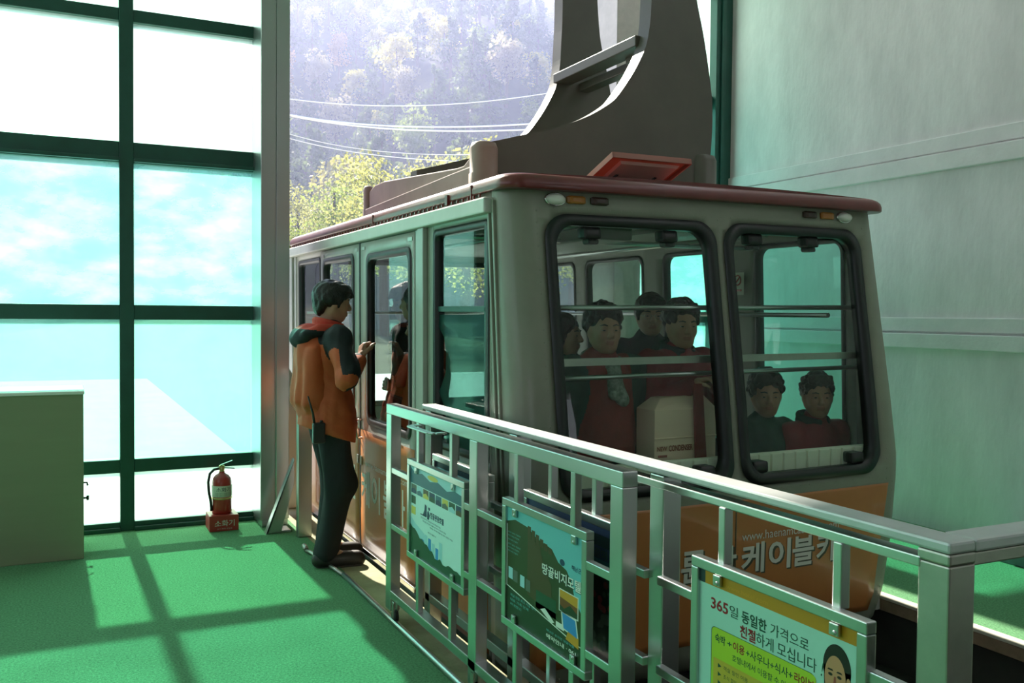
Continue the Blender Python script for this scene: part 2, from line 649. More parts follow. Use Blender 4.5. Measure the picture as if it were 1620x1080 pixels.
CEIL = 5.2
struct('floor', MB().box(-6, 1.46, -6, 6.86, -0.3, 0.0), 'carpet')
struct('floor_edge', MB().box(1.46, 1.655, -6, 8.6, -0.3, -0.004), 'concrete')
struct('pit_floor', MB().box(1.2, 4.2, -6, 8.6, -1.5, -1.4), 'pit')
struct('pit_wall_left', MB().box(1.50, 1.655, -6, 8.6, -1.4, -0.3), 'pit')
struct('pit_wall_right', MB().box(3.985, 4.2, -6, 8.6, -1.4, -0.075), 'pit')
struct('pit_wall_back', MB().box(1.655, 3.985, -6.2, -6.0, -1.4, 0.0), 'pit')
struct('trim_1', MB().box(3.95, 4.2, -6, 8.6, -0.075, -0.012), 'curb', bev=0.006)
struct('trim_2', MB().box(3.945, 4.01, -6, 8.6, -0.011, 0.006), 'curb_top', bev=0.003)
struct('floor_right', MB().box(4.01, 5.6, -6, 6.86, -0.3, 0.0), 'carpet')
pit_rib = MB()
pit_rib.box(3.90, 3.984, -2, 8.4, -0.42, -0.38)
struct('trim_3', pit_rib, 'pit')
struct('wall_right', MB().box(5.565, 5.85, -3.75, 7.0, -0.3, CEIL).box(5.565, 5.85, -6, -3.75, -0.3, 0.15).box(5.565, 5.85, -6, -3.75, 2.5, CEIL), 'wall')  # rear opening, out of view, cut so the steel posts reflect bright sky
lg = MB()
for z0, z1, pr in ((2.53, 2.650, 0.045), (2.664, 2.77, 0.022), (1.28, 1.386, 0.045), (1.40, 1.50, 0.022)):
    lg = MB().box(5.565 - pr, 5.57, -3.75, 6.86, z0, z1)
    struct('trim_%d' % {2.53: 4, 2.664: 5, 1.28: 6, 1.40: 7}[z0], lg, 'ledge', bev=0.006)
struct('ceiling', MB().box(-6, 4.5, -6.2, 7.0, CEIL, CEIL + 0.2).box(5.4, 5.85, -6.2, 7.0, CEIL, CEIL + 0.2).box(4.5, 5.4, -6.2, -6.0, CEIL, CEIL + 0.2).box(4.5, 5.4, 5.2, 7.0, CEIL, CEIL + 0.2), 'ceil')
struct('window_90', MB().box(4.5, 5.4, -6.0, 5.2, CEIL + 0.1, CEIL + 0.11), 'fill_panel')  # added unseen panel in the ceiling, brightens the right wall
# side and rear walls behind the camera, with unseen openings sized for fill light
wl = MB().box(-6.2, -6, -6.2, 7.0, -0.3, 2.3)
wl.box(-6.2, -6, -6.2, 7.0, 4.8, CEIL)
wl.box(-6.2, -6, -6.2, -3.0, 2.3, 4.8).box(-6.2, -6, 2.6, 2.9, 2.3, 4.8)
struct('wall_left', wl, 'hall')
wb = MB().box(-6.2, 5.85, -6.3, -6.1, -0.3, 1.0)
wb.box(-6.2, 5.85, -6.3, -6.1, 3.2, CEIL)
wb.box(-6.2, -3.5, -6.3, -6.1, 1.0, 3.2).box(-0.3, 5.0, -6.3, -6.1, 1.0, 3.2).box(5.0, 5.85, -6.3, -6.1, 1.0, 3.2)
struct('wall_back', wb, 'hall')

# the glazed end wall, left of the opening
YG0, YG1, YP = 6.715, 6.815, 6.765
mull = [0.394 - 0.845 * k for k in range(0, 8)]
n_trim = 8
for x in mull:
    struct('trim_%d' % n_trim, MB().box(x - 0.045, x + 0.045, YG0, YG1, 0.0, CEIL), 'green_paint', bev=0.004)
    n_trim += 1
TR = [(0.0, 0.061), (0.396, 0.487), (1.434, 1.535), (2.488, 2.628), (3.430, 3.514), (4.45, 4.54)]
xs_l = [1.235] + mull
for i in range(len(xs_l) - 1):
    xa, xb = xs_l[i + 1] + 0.045, xs_l[i] - (0.045 if i else 0)
    for (z0, z1) in TR:
        t = MB().box(xa, xb, YG0 + 0.005, YG1, z0, z1)
        if z0 > 2.4 and z0 < 2.6:
            t.box(xa, xb, YG0 - 0.035, YG0 + 0.005, z0 + 0.005, z0 + 0.030)
        elif z0 < 0.01:
            t.box(xa, xb, YG0 - 0.02, YG0 + 0.005, z0, z0 + 0.028)
        struct('trim_%d' % n_trim, t, 'green_paint', bev=0.004)
        n_trim += 1
n_win = 1
PM = ['bldg_clear', 'bldg_pale', 'bldg_cyan', 'bldg_top', 'bldg_top', 'bldg_top']
for i in range(len(xs_l) - 1):
    xa, xb = xs_l[i + 1] + 0.04, xs_l[i] - (0.04 if i else 0)
    zs = TR + [(CEIL, CEIL)]
    for j in range(6):
        struct('window_%d' % n_win, MB().box(xa, xb, YP - 0.004, YP + 0.004, zs[j][1] - 0.005, zs[j + 1][0] + 0.005), PM[j])
        n_win += 1
# right of the opening
for xa, xb in ((5.385, 5.565),):
    struct('trim_%d' % n_trim, MB().box(xa, xb, 6.80, 6.95, 0.0, CEIL).box(xa + 0.05, xa + 0.09, 6.775, 6.80, 0, CEIL), 'green_paint', bev=0.004)
    n_trim += 1
for (z0, z1) in TR:
    struct('trim_%d' % n_trim, MB().box(4.36, 5.385, 6.85, 6.95, z0, z1), 'green_paint', bev=0.004)
    n_trim += 1
struct('trim_%d' % n_trim, MB().box(4.342, 4.42, 6.80, 6.95, 0, CEIL), 'green_paint', bev=0.004)
n_trim += 1
zs = TR + [(CEIL, CEIL)]
for j in range(6):
    struct('window_%d' % n_win, MB().box(4.42, 5.385, 6.896, 6.904, zs[j][1] - 0.005, zs[j + 1][0] + 0.005), ['bldg_pale', 'bldg_cyan', 'bldg_cyan', 'bldg_cyan', 'bldg_top', 'bldg_top'][j])
    n_win += 1
# steel columns on both sides of the opening and the lintel over it
c = MB().box(1.228, 1.326, 6.44, 6.82, 0.05, CEIL).box(1.334, 1.425, 6.44, 6.82, 0.05, CEIL).box(1.24, 1.42, 6.455, 6.81, 0.0, CEIL)
struct('column_left', c, 'steel', bev=0.004)
c = MB().box(4.083, 4.342, 6.44, 6.95, 0.0, CEIL)
struct('column_right', c, 'steel_dull', bev=0.004)
struct('wall_front', MB().box(1.425, 4.083, 6.6, 6.9, 4.62, CEIL), 'wall')

# ================================================================== CABLE CAR
CX0, CX1, CYB, RC = 1.80, 4.12, 8.0, 0.12
ZT = [-0.30, -0.19, 0.0, 0.30, 0.66, 0.76, 1.05, 1.95, 2.085, 2.2]
YF = [3.74, 3.60, 3.56, 3.545, 3.54, 3.545, 3.58, 3.71, 3.725, 3.745]
XR = [4.00, 4.06, 4.10, 4.140, 4.168, 4.17, 4.16, 4.13, 4.12, 4.11]
XL = [1.88, 1.81, 1.80, 1.80, 1.80, 1.80, 1.80, 1.80, 1.80, 1.80]


def yf(z):
    return float(np.interp(z, ZT, YF))


def xr(z):
    return float(np.interp(z, ZT, XR))


def xl(z):
    return float(np.interp(z, ZT, XL))


YSIDE = 3.87


def gf(u, z, d):
    """front of the cabin: u = x on the flat part, then round the corners; d = inwards"""
    y0 = yf(z)
    ul, ur = CX0 + RC, CX1 - RC
    t = (min(max(u, ul), ur) - 2.96) / 1.04
    bow = 0.018 * t * t
    sh_r, sh_l = xr(z) - CX1, xl(z) - CX0
    k = min(max((u - (ur - 0.06)) / 0.06, 0), 1)
    kl = min(max((ul + 0.06 - u) / 0.06, 0), 1)
    dx = sh_r * k * k * (3 - 2 * k) + sh_l * kl * kl * (3 - 2 * kl)
    if ul <= u <= ur:
        return (u + dx, y0 + bow + d, z)
    a = (u - ur) / RC if u > ur else (ul - u) / RC
    sg = 1 if u > ur else -1
    cx = (ur if u > ur else ul) + dx
    cy = y0 + bow + RC
    if a <= PI / 2:
        return (cx + sg * math.sin(a) * (RC - d), cy - math.cos(a) * (RC - d), z)
    e = min(1.0, (a - PI / 2) * RC / 0.1)
    return (cx + sg * (RC - d), cy + (YSIDE - cy) * e, z)


U0 = CX0 + RC - RC * PI / 2 - 0.1
U1 = CX1 - RC + RC * PI / 2 + 0.1


def sl(u, z, d):            # left side, u = -y so that it grows to the viewer's right
    return (xl(z) + d, -u, z)


def sr(u, z, d):            # right side, u = y
    return (xr(z) - d, u, z)


def bk(u, z, d):            # rear end
    return (u, CYB - d, z)


ZB, ZTOP = -0.30, 2.085
car = thing('cable_car', 'beige and orange cable car cabin with dark red roof standing in the station', 'cable car', (2.96, 5.8, 0.0))
W1 = rrect(2.00, 0.665, 2.95, 1.965, 0.115, 8)
W2 = rrect(3.01, 0.665, 3.95, 1.965, 0.115, 8)
DOOR = [(-6.948, -0.10), (-4.863, -0.10), (-4.863, 1.965), (-6.948, 1.965)]
WF = rrect(-4.605, 0.80, -3.895, 1.945, 0.03, 3)
WR = rrect(-7.72, 0.80, -7.00, 1.925, 0.03, 3)
RW = [(3.95, 4.72), (5.0, 5.74), (6.0, 6.88), (7.06, 7.72)]
RWIN = [rrect(a, 0.78, b, 1.95, 0.07, 5) for a, b in RW]
BW = [rrect(2.00, 0.665, 2.93, 1.965, 0.11, 6), rrect(2.99, 0.665, 3.92, 1.965, 0.11, 6)]
body = MB()
panel(body, [(U0, ZB), (U1, ZB), (U1, ZTOP), (U0, ZTOP)], [W1, W2], gf, 0.045, 0.06, 0, 1)
panel(body, [(-CYB, ZB), (-YSIDE, ZB), (-YSIDE, ZTOP), (-CYB, ZTOP)], [DOOR, WF, WR], sl, 0.045, 0.09, 0, 1)
panel(body, [(YSIDE, ZB), (CYB, ZB), (CYB, ZTOP), (YSIDE, ZTOP)], RWIN, sr, 0.045, 0.12, 0, 1)
panel(body, [(CX0 + 0.01, ZB), (4.1, ZB), (4.1, ZTOP), (CX0 + 0.01, ZTOP)], BW, bk, 0.045, 0.12, 0, 1)
# rivets along the window borders and seams
def rivet(u, v, fn, r=0.006):
    c = Vector(fn(u, v, 0.0))
    n = (Vector(fn(u, v, -0.01)) - c).normalized()
    a = n.orthogonal().normalized()
    b = n.cross(a)
    vs, fs = [c + n * r * 0.55], []
    for k in range(6):
        t = k * PI / 3
        vs.append(c + (a * math.cos(t) + b * math.sin(t)) * r + n * 0.0003)
    for k in range(6):
        fs.append((0, 1 + k, 1 + (k + 1) % 6))
    body.add(vs, fs, 0, True)


for k in range(26):
    z = 0.62 + 1.36 * k / 25
    rivet(1.958, z, gf)
    rivet(2.98, z, gf)
    rivet(3.982, z, gf)
for k in range(32):
    rivet(2.05 + 1.85 * k / 31, 1.995, gf, 0.005)
    rivet(2.02 + 1.93 * k / 31, 0.635, gf, 0.005)
    rivet(2.02 + 1.93 * k / 31, -0.15, gf, 0.005)
for k in range(16):
    rivet(4.02, -0.12 + 0.72 * k / 15, gf, 0.005)
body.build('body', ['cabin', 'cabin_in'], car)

# corner trim, gutters and door track
tr = MB()
for y, w, d in ((3.885, 0.018, 0.016), (3.845, 0.020, 0.012)):
    tr.hexa([(CX0 - d, y - w / 2 - 0.12, 0.62), (CX0 + 0.01, y - w / 2 - 0.12, 0.62), (CX0 + 0.01, y + w / 2 - 0.12, 0.62), (CX0 - d, y + w / 2 - 0.12, 0.62)],
            [(CX0 - d, y - w / 2, 2.03), (CX0 + 0.01, y - w / 2, 2.03), (CX0 + 0.01, y + w / 2, 2.03), (CX0 - d, y + w / 2, 2.03)])
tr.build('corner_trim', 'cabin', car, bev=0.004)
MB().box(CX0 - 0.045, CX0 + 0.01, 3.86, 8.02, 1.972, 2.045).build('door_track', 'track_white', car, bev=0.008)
pil = MB().box(CX0 - 0.02, CX0 + 0.03, 7.90, 8.02, -0.28, 1.972)
pil.box(CX0 - 0.008, CX0 + 0.02, 7.80, 7.86, -0.28, 1.972)
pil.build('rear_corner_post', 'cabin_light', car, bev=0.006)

# roof
def rf(u, v, d):
    cx, cy = 2.96, 5.83
    k = max(0.0, 1 - ((u - cx) / 1.2) ** 2) * max(0.0, 1 - ((v - cy) / 2.3) ** 4)
    return (u, v, 2.14 + 0.07 * k - d)


roof = MB()
plan = rrect(CX0 - 0.025, 3.675, CX1 + 0.02, 8.03, 0.10, 8)
panel(roof, rrect(CX0 + 0.02, 3.72, CX1 - 0.025, 7.985, 0.09, 8), [], rf, 0.03, 0.15, 0)
n = len(plan)
lv = [(0.004, 2.072), (0.0, 2.078), (0.0, 2.098), (0.004, 2.116), (0.015, 2.131), (0.032, 2.141), (0.055, 2.146)]
o = len(roof.v)
for ins, z in lv:
    for (x, y) in plan:
        cx, cy = 2.96, 5.85
        sx, sy = (1.185 - ins) / 1.185, (2.1775 - ins) / 2.1775
        roof.v.append((cx + (x - cx) * sx, cy + (y - cy) * sy, z))
for i in range(len(lv) - 1):
    for k in range(n):
        k2 = (k + 1) % n
        roof.f.append((o + i * n + k, o + i * n + k2, o + (i + 1) * n + k2, o + (i + 1) * n + k))
        roof.m.append(0)
        roof.s.append(True)
roof.f.append(tuple(o + k for k in range(n))[::-1])
roof.m.append(0)
roof.s.append(False)
for y in (5.6, 4.05):
    roof.box(CX0 - 0.028, CX0 - 0.02, y - 0.006, y + 0.006, 2.05, 2.12)
for k in range(60):
    y = 3.95 + 3.95 * k / 59
    roof.box(CX0 - 0.030, CX0 - 0.022, y - 0.007, y + 0.007, 2.052, 2.066)
roof.box(CX0 - 0.036, CX0 - 0.02, 4.33, 4.36, 2.055, 2.105)
roof_o = roof.build('roof', 'roof_red', car)

# orange livery and lettering
liv = MB()
panel(liv, [(1.86, -0.10), (3.93, -0.10), (3.955, 0.0), (3.99, 0.595), (1.86, 0.595)], [], lambda u, v, d: gf(u, v, -0.003 + d), 0.002, 0.08)
liv.build('orange_livery', 'orange_panel', car)
liv = MB()
panel(liv, [(-7.88, -0.10), (-6.96, -0.10), (-6.96, 0.735), (-7.88, 0.735)], [], lambda u, v, d: sl(u, v, -0.003 + d), 0.002, 0.2)
liv.build('orange_livery', 'orange_panel', car)
liv = MB()
panel(liv, [(-4.85, -0.10), (-3.9, -0.10), (-3.9, 0.735), (-4.85, 0.735)], [], lambda u, v, d: sl(u, v, -0.003 + d), 0.002, 0.2)
liv.build('orange_livery', 'orange_panel', car)
fs_ = MB()
panel(fs_, [(2.969, -0.10), (2.974, -0.10), (2.974, 0.595), (2.969, 0.595)], [], lambda u, v, d: gf(u, v, -0.006 + d), 0.003, 0.1)
fs_.build('panel_seam', 'shadow_print', car)
GLY = [('두', 2.46), ('륜', 2.645), ('산', 2.83), ('케', 3.008), ('이', 3.182), ('블', 3.340), ('카', 3.505)]
t2 = MB()
t1 = MB()
for g, u in GLY:
    write(t2, g, u + 0.010, 0.212, u + 0.157, 0.367, gf, -0.0045, 0, 0.035)
    write(t1, g, u, 0.220, u + 0.147, 0.375, gf, -0.006, 0, 0.022)
write(t1, 'www.haenamcablecar.com', 3.01, 0.388, 3.66, 0.432, gf, -0.006, 0, 0.0)
t2.build('letter_edging', 'shadow_print', car)
t1.build('front_lettering', 'white_print', car)

# windows of the cabin: gasket as part, pane as sub-part
def cab_window(name, hole, fn, inner_w, glass, pr=0.012, thick=0.05, rub='rubber', pane_d=0.02, seg_r=None):
    mb = MB()
    us = [p[0] for p in hole]
    vs = [p[1] for p in hole]
    cu, cv = (min(us) + max(us)) / 2, (min(vs) + max(vs)) / 2
    hw, hh = (max(us) - min(us)) / 2, (max(vs) - min(vs)) / 2
    H = densify(hole, 0.06)

    def scl(loop, w):
        return [(cu + (p[0] - cu) * (hw + w) / hw, cv + (p[1] - cv) * (hh + w) / hh) for p in loop]
    ring(mb, scl(H, 0.004), scl(H, -inner_w), fn, -pr, thick)
    g = mb.build(name, rub, car)
    pn = MB()
    panel(pn, scl(hole, -inner_w + 0.008), [], lambda u, v, d: fn(u, v, pane_d + d), 0.001, 0.09)
    # a single skin of glass
    half = len(pn.v) // 2
    keep = [i for i, f in enumerate(pn.f) if all(q < half for q in f)]
    q = MB()
    q.v = pn.v[:half]
    q.f = [pn.f[i] for i in keep]
    q.m = [0] * len(keep)
    q.s = [True] * len(keep)
    q.build('pane', glass, g)
    return g


cab_window('front_window', W1, gf, 0.045, 'cab_glass')
cab_window('front_window', W2, gf, 0.045, 'cab_glass')
cab_window('side_window', WF, sl, 0.03, 'side_glass', 0.004)
cab_window('side_window', WR, sl, 0.03, 'side_glass', 0.004)
for i, h in enumerate(RWIN):
    cab_window('side_window', h, sr, 0.025, 'tint_glass' if i < 2 else 'side_glass', 0.006)
for h in BW:
    cab_window('rear_window', h, bk, 0.04, 'cab_glass', 0.01)
# sliding sash of the window beside the corner
sash = MB().box(1.812, 1.835, 3.93, 4.58, 1.515, 1.545).box(1.812, 1.835, 3.95, 3.98, 0.82, 1.92)
sash.build('sliding_sash', 'green_paint', car, bev=0.003)

tf = MB()
T = [(-4.56, 1.50), (-4.585, 1.44), (-4.50, 1.385), (-4.47, 1.30), (-4.475, 1.20), (-4.53, 1.13), (-4.575, 1.09), (-4.50, 1.02), (-4.47, 0.95), (-4.46, 0.83), (-3.955, 0.83), (-3.955, 1.505)]
flat(tf, T, sl, 0.016)
tf.build('window_film', 'teal_film', car, recalc=False)
# sliding doors
for ya, yb, wa, wb_, zt in ((6.946, 5.927, 6.853, 6.061, 1.893), (5.909, 4.866, 5.752, 4.930, 1.873)):
    d = MB()
    hole = rrect(-wa, 0.795, -wb_, zt, 0.06, 5)
    panel(d, [(-ya, -0.03), (-yb, -0.03), (-yb, 1.962), (-ya, 1.962)], [hole], lambda u, v, dd: sl(u, v, -0.012 + dd), 0.04, 0.15, 0, 1)
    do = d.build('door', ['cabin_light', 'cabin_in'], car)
    lv_ = MB()
    panel(lv_, [(-ya + 0.004, -0.03), (-yb - 0.004, -0.03), (-yb - 0.004, 0.735), (-ya + 0.004, 0.735)], [], lambda u, v, dd: sl(u, v, -0.015 + dd), 0.002, 0.2)
    lv_.build('orange_livery', 'orange_panel', do)
    mb = MB()
    H = densify(hole, 0.08)
    cu, cv = (-wa - wb_) / 2, (0.795 + zt) / 2
    hw, hh = abs(wa - wb_) / 2, (zt - 0.795) / 2
    sc = lambda L, w: [(cu + (p[0] - cu) * (hw + w) / hw, cv + (p[1] - cv) * (hh + w) / hh) for p in L]
    ring(mb, sc(H, 0.012), sc(H, -0.028), lambda u, v, dd: sl(u, v, -0.012 + dd), -0.008, 0.04)
    mb.build('gasket', 'rubber', do)
    q = MB()
    P = sc(hole, -0.02)
    q.add([sl(p[0], p[1], 0.004) for p in P], [tuple(range(len(P)))])
    q.build('pane', 'side_glass', do)
    hd = MB()
    yh = yb + 0.03 if ya > 6.5 else ya - 0.03
    hd.tube([(1.786, yh, 0.80), (1.755, yh, 0.80), (1.75, yh, 0.74), (1.755, yh, 0.68), (1.786, yh, 0.68)], 0.008, 8)
    hd.build('handle', 'chrome', do)
    MB().box(1.776, 1.79, yh - 0.016, yh + 0.016, 0.50, 0.56).build('lock', 'chrome', do, bev=0.003)
    hg = MB()
    for y_ in (ya - 0.07, yb + 0.07):
        hg.box(1.784, 1.79, y_ - 0.035, y_ + 0.035, 1.915, 1.935)
    hg.build('roller_bracket', 'steel_dull', do)
    if ya < 6.5:
        tx = MB()
        for g, y in (('케', 5.885), ('이', 5.665), ('블', 5.43), ('카', 5.20)):
            write(tx, g, -y, 0.24, -y + 0.175, 0.475, sl, -0.0165, 0, 0.015)
        write(tx, 'www.haenamcablecar.com', -5.80, 0.505, -4.98, 0.545, sl, -0.0165)
        tx.build('side_lettering', 'white_print', do)
    else:
        tx = MB()
        for g, y in (('두', 6.70), ('륜', 6.46), ('산', 6.20)):
            write(tx, g, -y, 0.24, -y + 0.19, 0.475, sl, -0.0165, 0, 0.015)
        tx.build('side_lettering', 'white_print', do)
MB().box(1.783, 1.80, 5.909, 5.927, -0.03, 1.965).build('door_seal', 'rubber', car)
MB().box(1.765, 1.80, 4.83, 6.96, -0.065, -0.032).build('door_sill', 'chrome', car, bev=0.004)
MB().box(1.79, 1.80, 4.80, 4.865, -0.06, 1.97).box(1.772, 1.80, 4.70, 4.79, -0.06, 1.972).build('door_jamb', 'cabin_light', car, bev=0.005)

# lamps under the roof edge
def pod(name, u, z, w, h, d, m, oval=True):
    mb = MB()
    L = 20
    vs, fs = [], []
    for r, dd in ((1.0, 0.0), (1.0, -d * 0.5), (0.82, -d * 0.85), (0.45, -d), (0.0, -d)):
        for k in range(L):
            t = 2 * PI * k / L
            c_, s_ = math.cos(t), math.sin(t)
            if not oval:
                q = max(abs(c_), abs(s_))
                c_, s_ = c_ / q, s_ / q
            vs.append(gf(u + c_ * w * r, z + s_ * h * r, dd))
    for i in range(4):
        for k in range(L):
            k2 = (k + 1) % L
            fs.append((i * L + k, i * L + k2, (i + 1) * L + k2, (i + 1) * L + k))
    mb.add(vs, fs, 0, oval)
    return mb.build(name, m, car)


for u, kind in ((2.055, 'o'), (2.165, 'a'), (2.29, 'd'), (3.60, 'd'), (3.725, 'a'), (3.85, 'o')):
    if kind == 'o':
        pod('headlamp', u, 2.035, 0.048, 0.026, 0.035, 'lamp_lens')
        rg = MB()
        L = [(u + 0.054 * math.cos(t * PI / 12), 2.035 + 0.031 * math.sin(t * PI / 12)) for t in range(24)]
        L2 = [(u + 0.047 * math.cos(t * PI / 12), 2.035 + 0.025 * math.sin(t * PI / 12)) for t in range(24)]
        ring(rg, L, L2, gf, -0.012, 0.0)
        rg.build('lamp_rim', 'chrome', car)
    else:
        pod('marker_lamp', u, 2.037, 0.048, 0.019, 0.02, 'lamp_amber' if kind == 'a' else 'lamp_dark', False)
# window clips
for u, z in ((2.245, 1.885), (2.68, 1.885), (3.215, 1.89), (3.605, 1.89), (2.80, 0.745), (3.13, 0.745), (3.80, 0.745)):
    k = MB()
    vs = []
    panel(k, rrect(u - 0.045, z - 0.026, u + 0.045, z + 0.03, 0.012, 3), [], lambda a, b, d: gf(a, b, 0.0 + d), 0.06, 0.05)
    panel(k, rrect(u - 0.012, z - 0.05, u + 0.045, z - 0.02, 0.012, 3), [], lambda a, b, d: gf(a, b, 0.025 + d), 0.05, 0.05)
    k.build('window_clip', 'black', car)

# interior
MB().box(1.85, 4.05, 3.62, 7.95, -0.12, -0.06).build('cabin_floor', 'cabin_in', car)
cl = MB().box(1.85, 4.07, 3.80, 7.95, 2.02, 2.03)
cl.box(2.3, 2.75, 4.1, 6.8, 1.99, 2.02).box(3.2, 3.65, 4.1, 6.8, 1.99, 2.02)
cl.build('cabin_ceiling', 'cabin_in', car)
MB().box(2.62, 2.86, 4.3, 4.9, 1.91, 1.99).build('ceiling_unit', 'cabin_in', car, bev=0.01)
br = MB()
for k in range(26):
    x = 1.96 + 2.04 * k / 25
    br.box(x, x + 0.070, yf(0.7) + 0.075, yf(0.7) + 0.10, 0.10, 0.795)
br.box(1.95, 4.05, yf(0.7) + 0.085, yf(0.7) + 0.115, 0.10, 0.80)
br.build('ribbed_lining', 'cabin_cream', car, bev=0.006)
hr = MB()
hr.tube([(1.86, 3.74, 1.535), (4.10, 3.74, 1.545)], 0.013, 10)
hr.build('handrail', 'steel', car)
hr = MB()
hr.box(1.86, 4.12, 3.70, 3.725, 1.265, 1.300)
hr.build('handrail', 'steel_dull', car)
hr = MB()
hr.tube([(1.86, 3.735, 1.205), (4.12, 3.735, 1.215)], 0.012, 10)
hr.build('handrail', 'steel', car)
for (a, b) in (((1.88, 4.7, 1.93), (4.05, 4.7, 1.93)), ((2.35, 4.0, 1.95), (2.35, 7.8, 1.95)), ((3.55, 4.0, 1.95), (3.55, 7.8, 1.95)), ((1.86, 7.7, 1.50), (4.05, 7.7, 1.50)), ((4.02, 4.0, 1.50), (4.02, 7.7, 1.50)), ((2.5, 4.7, -0.06), (2.5, 4.7, 1.99))):
    MB().tube([a, b], 0.015, 10).build('grab_rail', 'steel', car)
bx = MB().box(2.615, 2.99, 3.725, 3.885, 0.30, 1.035)
bx.box(2.612, 2.993, 3.720, 3.726, 0.890, 0.898)
bx.hexa([(2.615, 3.725, 1.035), (2.99, 3.725, 1.035), (2.99, 3.885, 1.035), (2.615, 3.885, 1.035)], [(2.70, 3.80, 1.085), (2.96, 3.80, 1.10), (2.96, 3.885, 1.10), (2.70, 3.885, 1.085)])
bxo = bx.build('equipment_box', 'box_peach', car, bev=0.005)
tx = MB()
fnb = lambda u, v, d: (u, 3.725 + d, v)
write(tx, 'CONDENSER', 2.70, 0.828, 2.845, 0.858, fnb, -0.002, 0, 0.03)
write(tx, 'NEW', 2.63, 0.832, 2.69, 0.854, fnb, -0.002, 0, 0.02)
fbox(tx, 2.635, 0.80, 2.69, 0.812, fnb, -0.002, 0)
tx.build('box_print', 'box_print', bxo)
sp = MB()
sp.hexa([(2.855, 3.705, 0.70), (2.925, 3.705, 0.70), (2.925, 3.715, 0.70), (2.855, 3.715, 0.70)], [(2.835, 3.705, 1.16), (2.89, 3.705, 1.16), (2.89, 3.715, 1.16), (2.835, 3.715, 1.16)])
sp.build('strap', 'coat_red', bxo)
bn = MB().box(3.15, 4.05, 3.72, 4.18, 0.30, 0.40).box(3.15, 4.05, 4.18, 4.25, -0.06, 0.80).box(3.2, 4.0, 3.85, 4.15, -0.06, 0.30)
bn.build('bench', 'black', car, bev=0.01)
st = MB().box(3.98, 3.985, 4.72, 4.80, 1.55, 1.68)
no = MB()
no.add([(4.07, 4.80, 1.63), (4.07, 4.92, 1.63), (4.07, 4.92, 1.78), (4.07, 4.80, 1.78)], [(0, 1, 2, 3)])
no.build('notice', 'label_paper', car)
no = MB()
cc = (4.066, 4.86, 1.73)
pts = [(4.066, 4.86 + 0.032 * math.cos(t * PI / 10), 1.728 + 0.032 * math.sin(t * PI / 10)) for t in range(21)]
no.tube(pts, 0.004, 6)
no.tube([(4.066, 4.838, 1.75), (4.066, 4.882, 1.706)], 0.004, 6)
no.box(4.064, 4.067, 4.82, 4.90, 1.655, 1.668)
no.build('notice_symbol', 'red_paint', car)

# underframe
MB().box(2.0, 3.95, 3.85, 7.8, -0.55, -0.12).build('underframe', 'black', car)

# ---- hanger: two curved plates joined by rungs, feet and roof frame
HIN = [(2.29, 2.520), (2.364, 2.538), (2.607, 2.606), (2.782, 2.654), (2.953, 2.722), (3.04, 2.766), (3.147, 2.833), (3.198, 2.878), (3.287, 2.997), (3.339, 3.076), (3.391, 3.171), (3.424, 3.244), (3.450, 3.39), (3.456, 3.52), (3.470, 3.75), (3.47, 4.2), (3.40, 4.6)]
HOUT = [(3.60, 4.62), (3.76, 4.2), (3.85, 3.70), (3.825, 3.56), (3.874, 3.372), (3.914, 3.172), (3.95, 2.966), (3.957, 2.80), (3.950, 2.66), (3.937, 2.50), (3.93, 2.22)]
HOUT[2] = (3.79, 3.75)
HOUT[3] = (3.815, 3.58)
hin_s = HIN
poly = HIN + HOUT + [(2.29, 2.22)]


def smooth_poly(P, it=2):
    for _ in range(it):
        Q = []
        for i in range(len(P) - 1):
            a, b = P[i], P[i + 1]
            Q += [(0.75 * a[0] + 0.25 * b[0], 0.75 * a[1] + 0.25 * b[1]), (0.25 * a[0] + 0.75 * b[0], 0.25 * a[1] + 0.75 * b[1])]
        P = [P[0]] + Q + [P[-1]]
    return P


poly = smooth_poly(HIN, 2) + smooth_poly(HOUT, 2) + [(2.29, 2.22)]
hang = []
for ya, yb in ((5.0, 5.13), (6.2, 6.33)):
    p = MB()
    panel(p, poly, [], lambda u, v, d, ya=ya: (u, ya + d, v), yb - ya, 0.12, 0, None, False)
    po = p.build('hanger_plate', 'hanger', car, bev=0.004)
MB().box(3.40, 3.55, 5.1, 6.22, 3.255, 3.325).build('hanger_rung', 'hanger', car, bev=0.006)
MB().box(3.62, 3.72, 5.1, 6.22, 3.215, 3.275).build('hanger_rung', 'hanger', car, bev=0.006)
MB().box(3.52, 3.66, 5.1, 5.4, 3.22, 3.26).build('hanger_rung', 'hanger', car, bev=0.004)
MB().box(3.25, 3.75, 5.1, 6.22, 4.3, 4.6).build('hanger_rung', 'hanger', car, bev=0.01)
for (x, y, h, r) in ((2.27, 5.0, 2.52, 0.090), (3.90, 5.04, 2.57, 0.105), (2.245, 7.2, 2.52, 0.045), (3.90, 7.2, 2.52, 0.05)):
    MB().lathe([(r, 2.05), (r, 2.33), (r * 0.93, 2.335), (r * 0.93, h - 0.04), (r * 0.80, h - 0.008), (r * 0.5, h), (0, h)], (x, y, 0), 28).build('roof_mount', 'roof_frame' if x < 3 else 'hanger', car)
for x, w in ((2.285, 0.10), (3.90, 0.10)):
    f = MB()
    prof = [(4.99, 2.16), (7.15, 2.16), (7.15, 2.47), (7.0, 2.505), (6.78, 2.507), (5.34, 2.41), (5.22, 2.41), (5.14, 2.44), (5.10, 2.48), (4.99, 2.48)]
    f.prism(prof, x - w / 2, x + w / 2 - 0.06, 'x')
    f.prism([(4.99, 2.16), (7.15, 2.16), (7.15, 2.33), (5.3, 2.375), (4.99, 2.38)], x - w / 2 - 0.035, x - w / 2, 'x')
    f.build('roof_frame', 'roof_frame', car, bev=0.008)

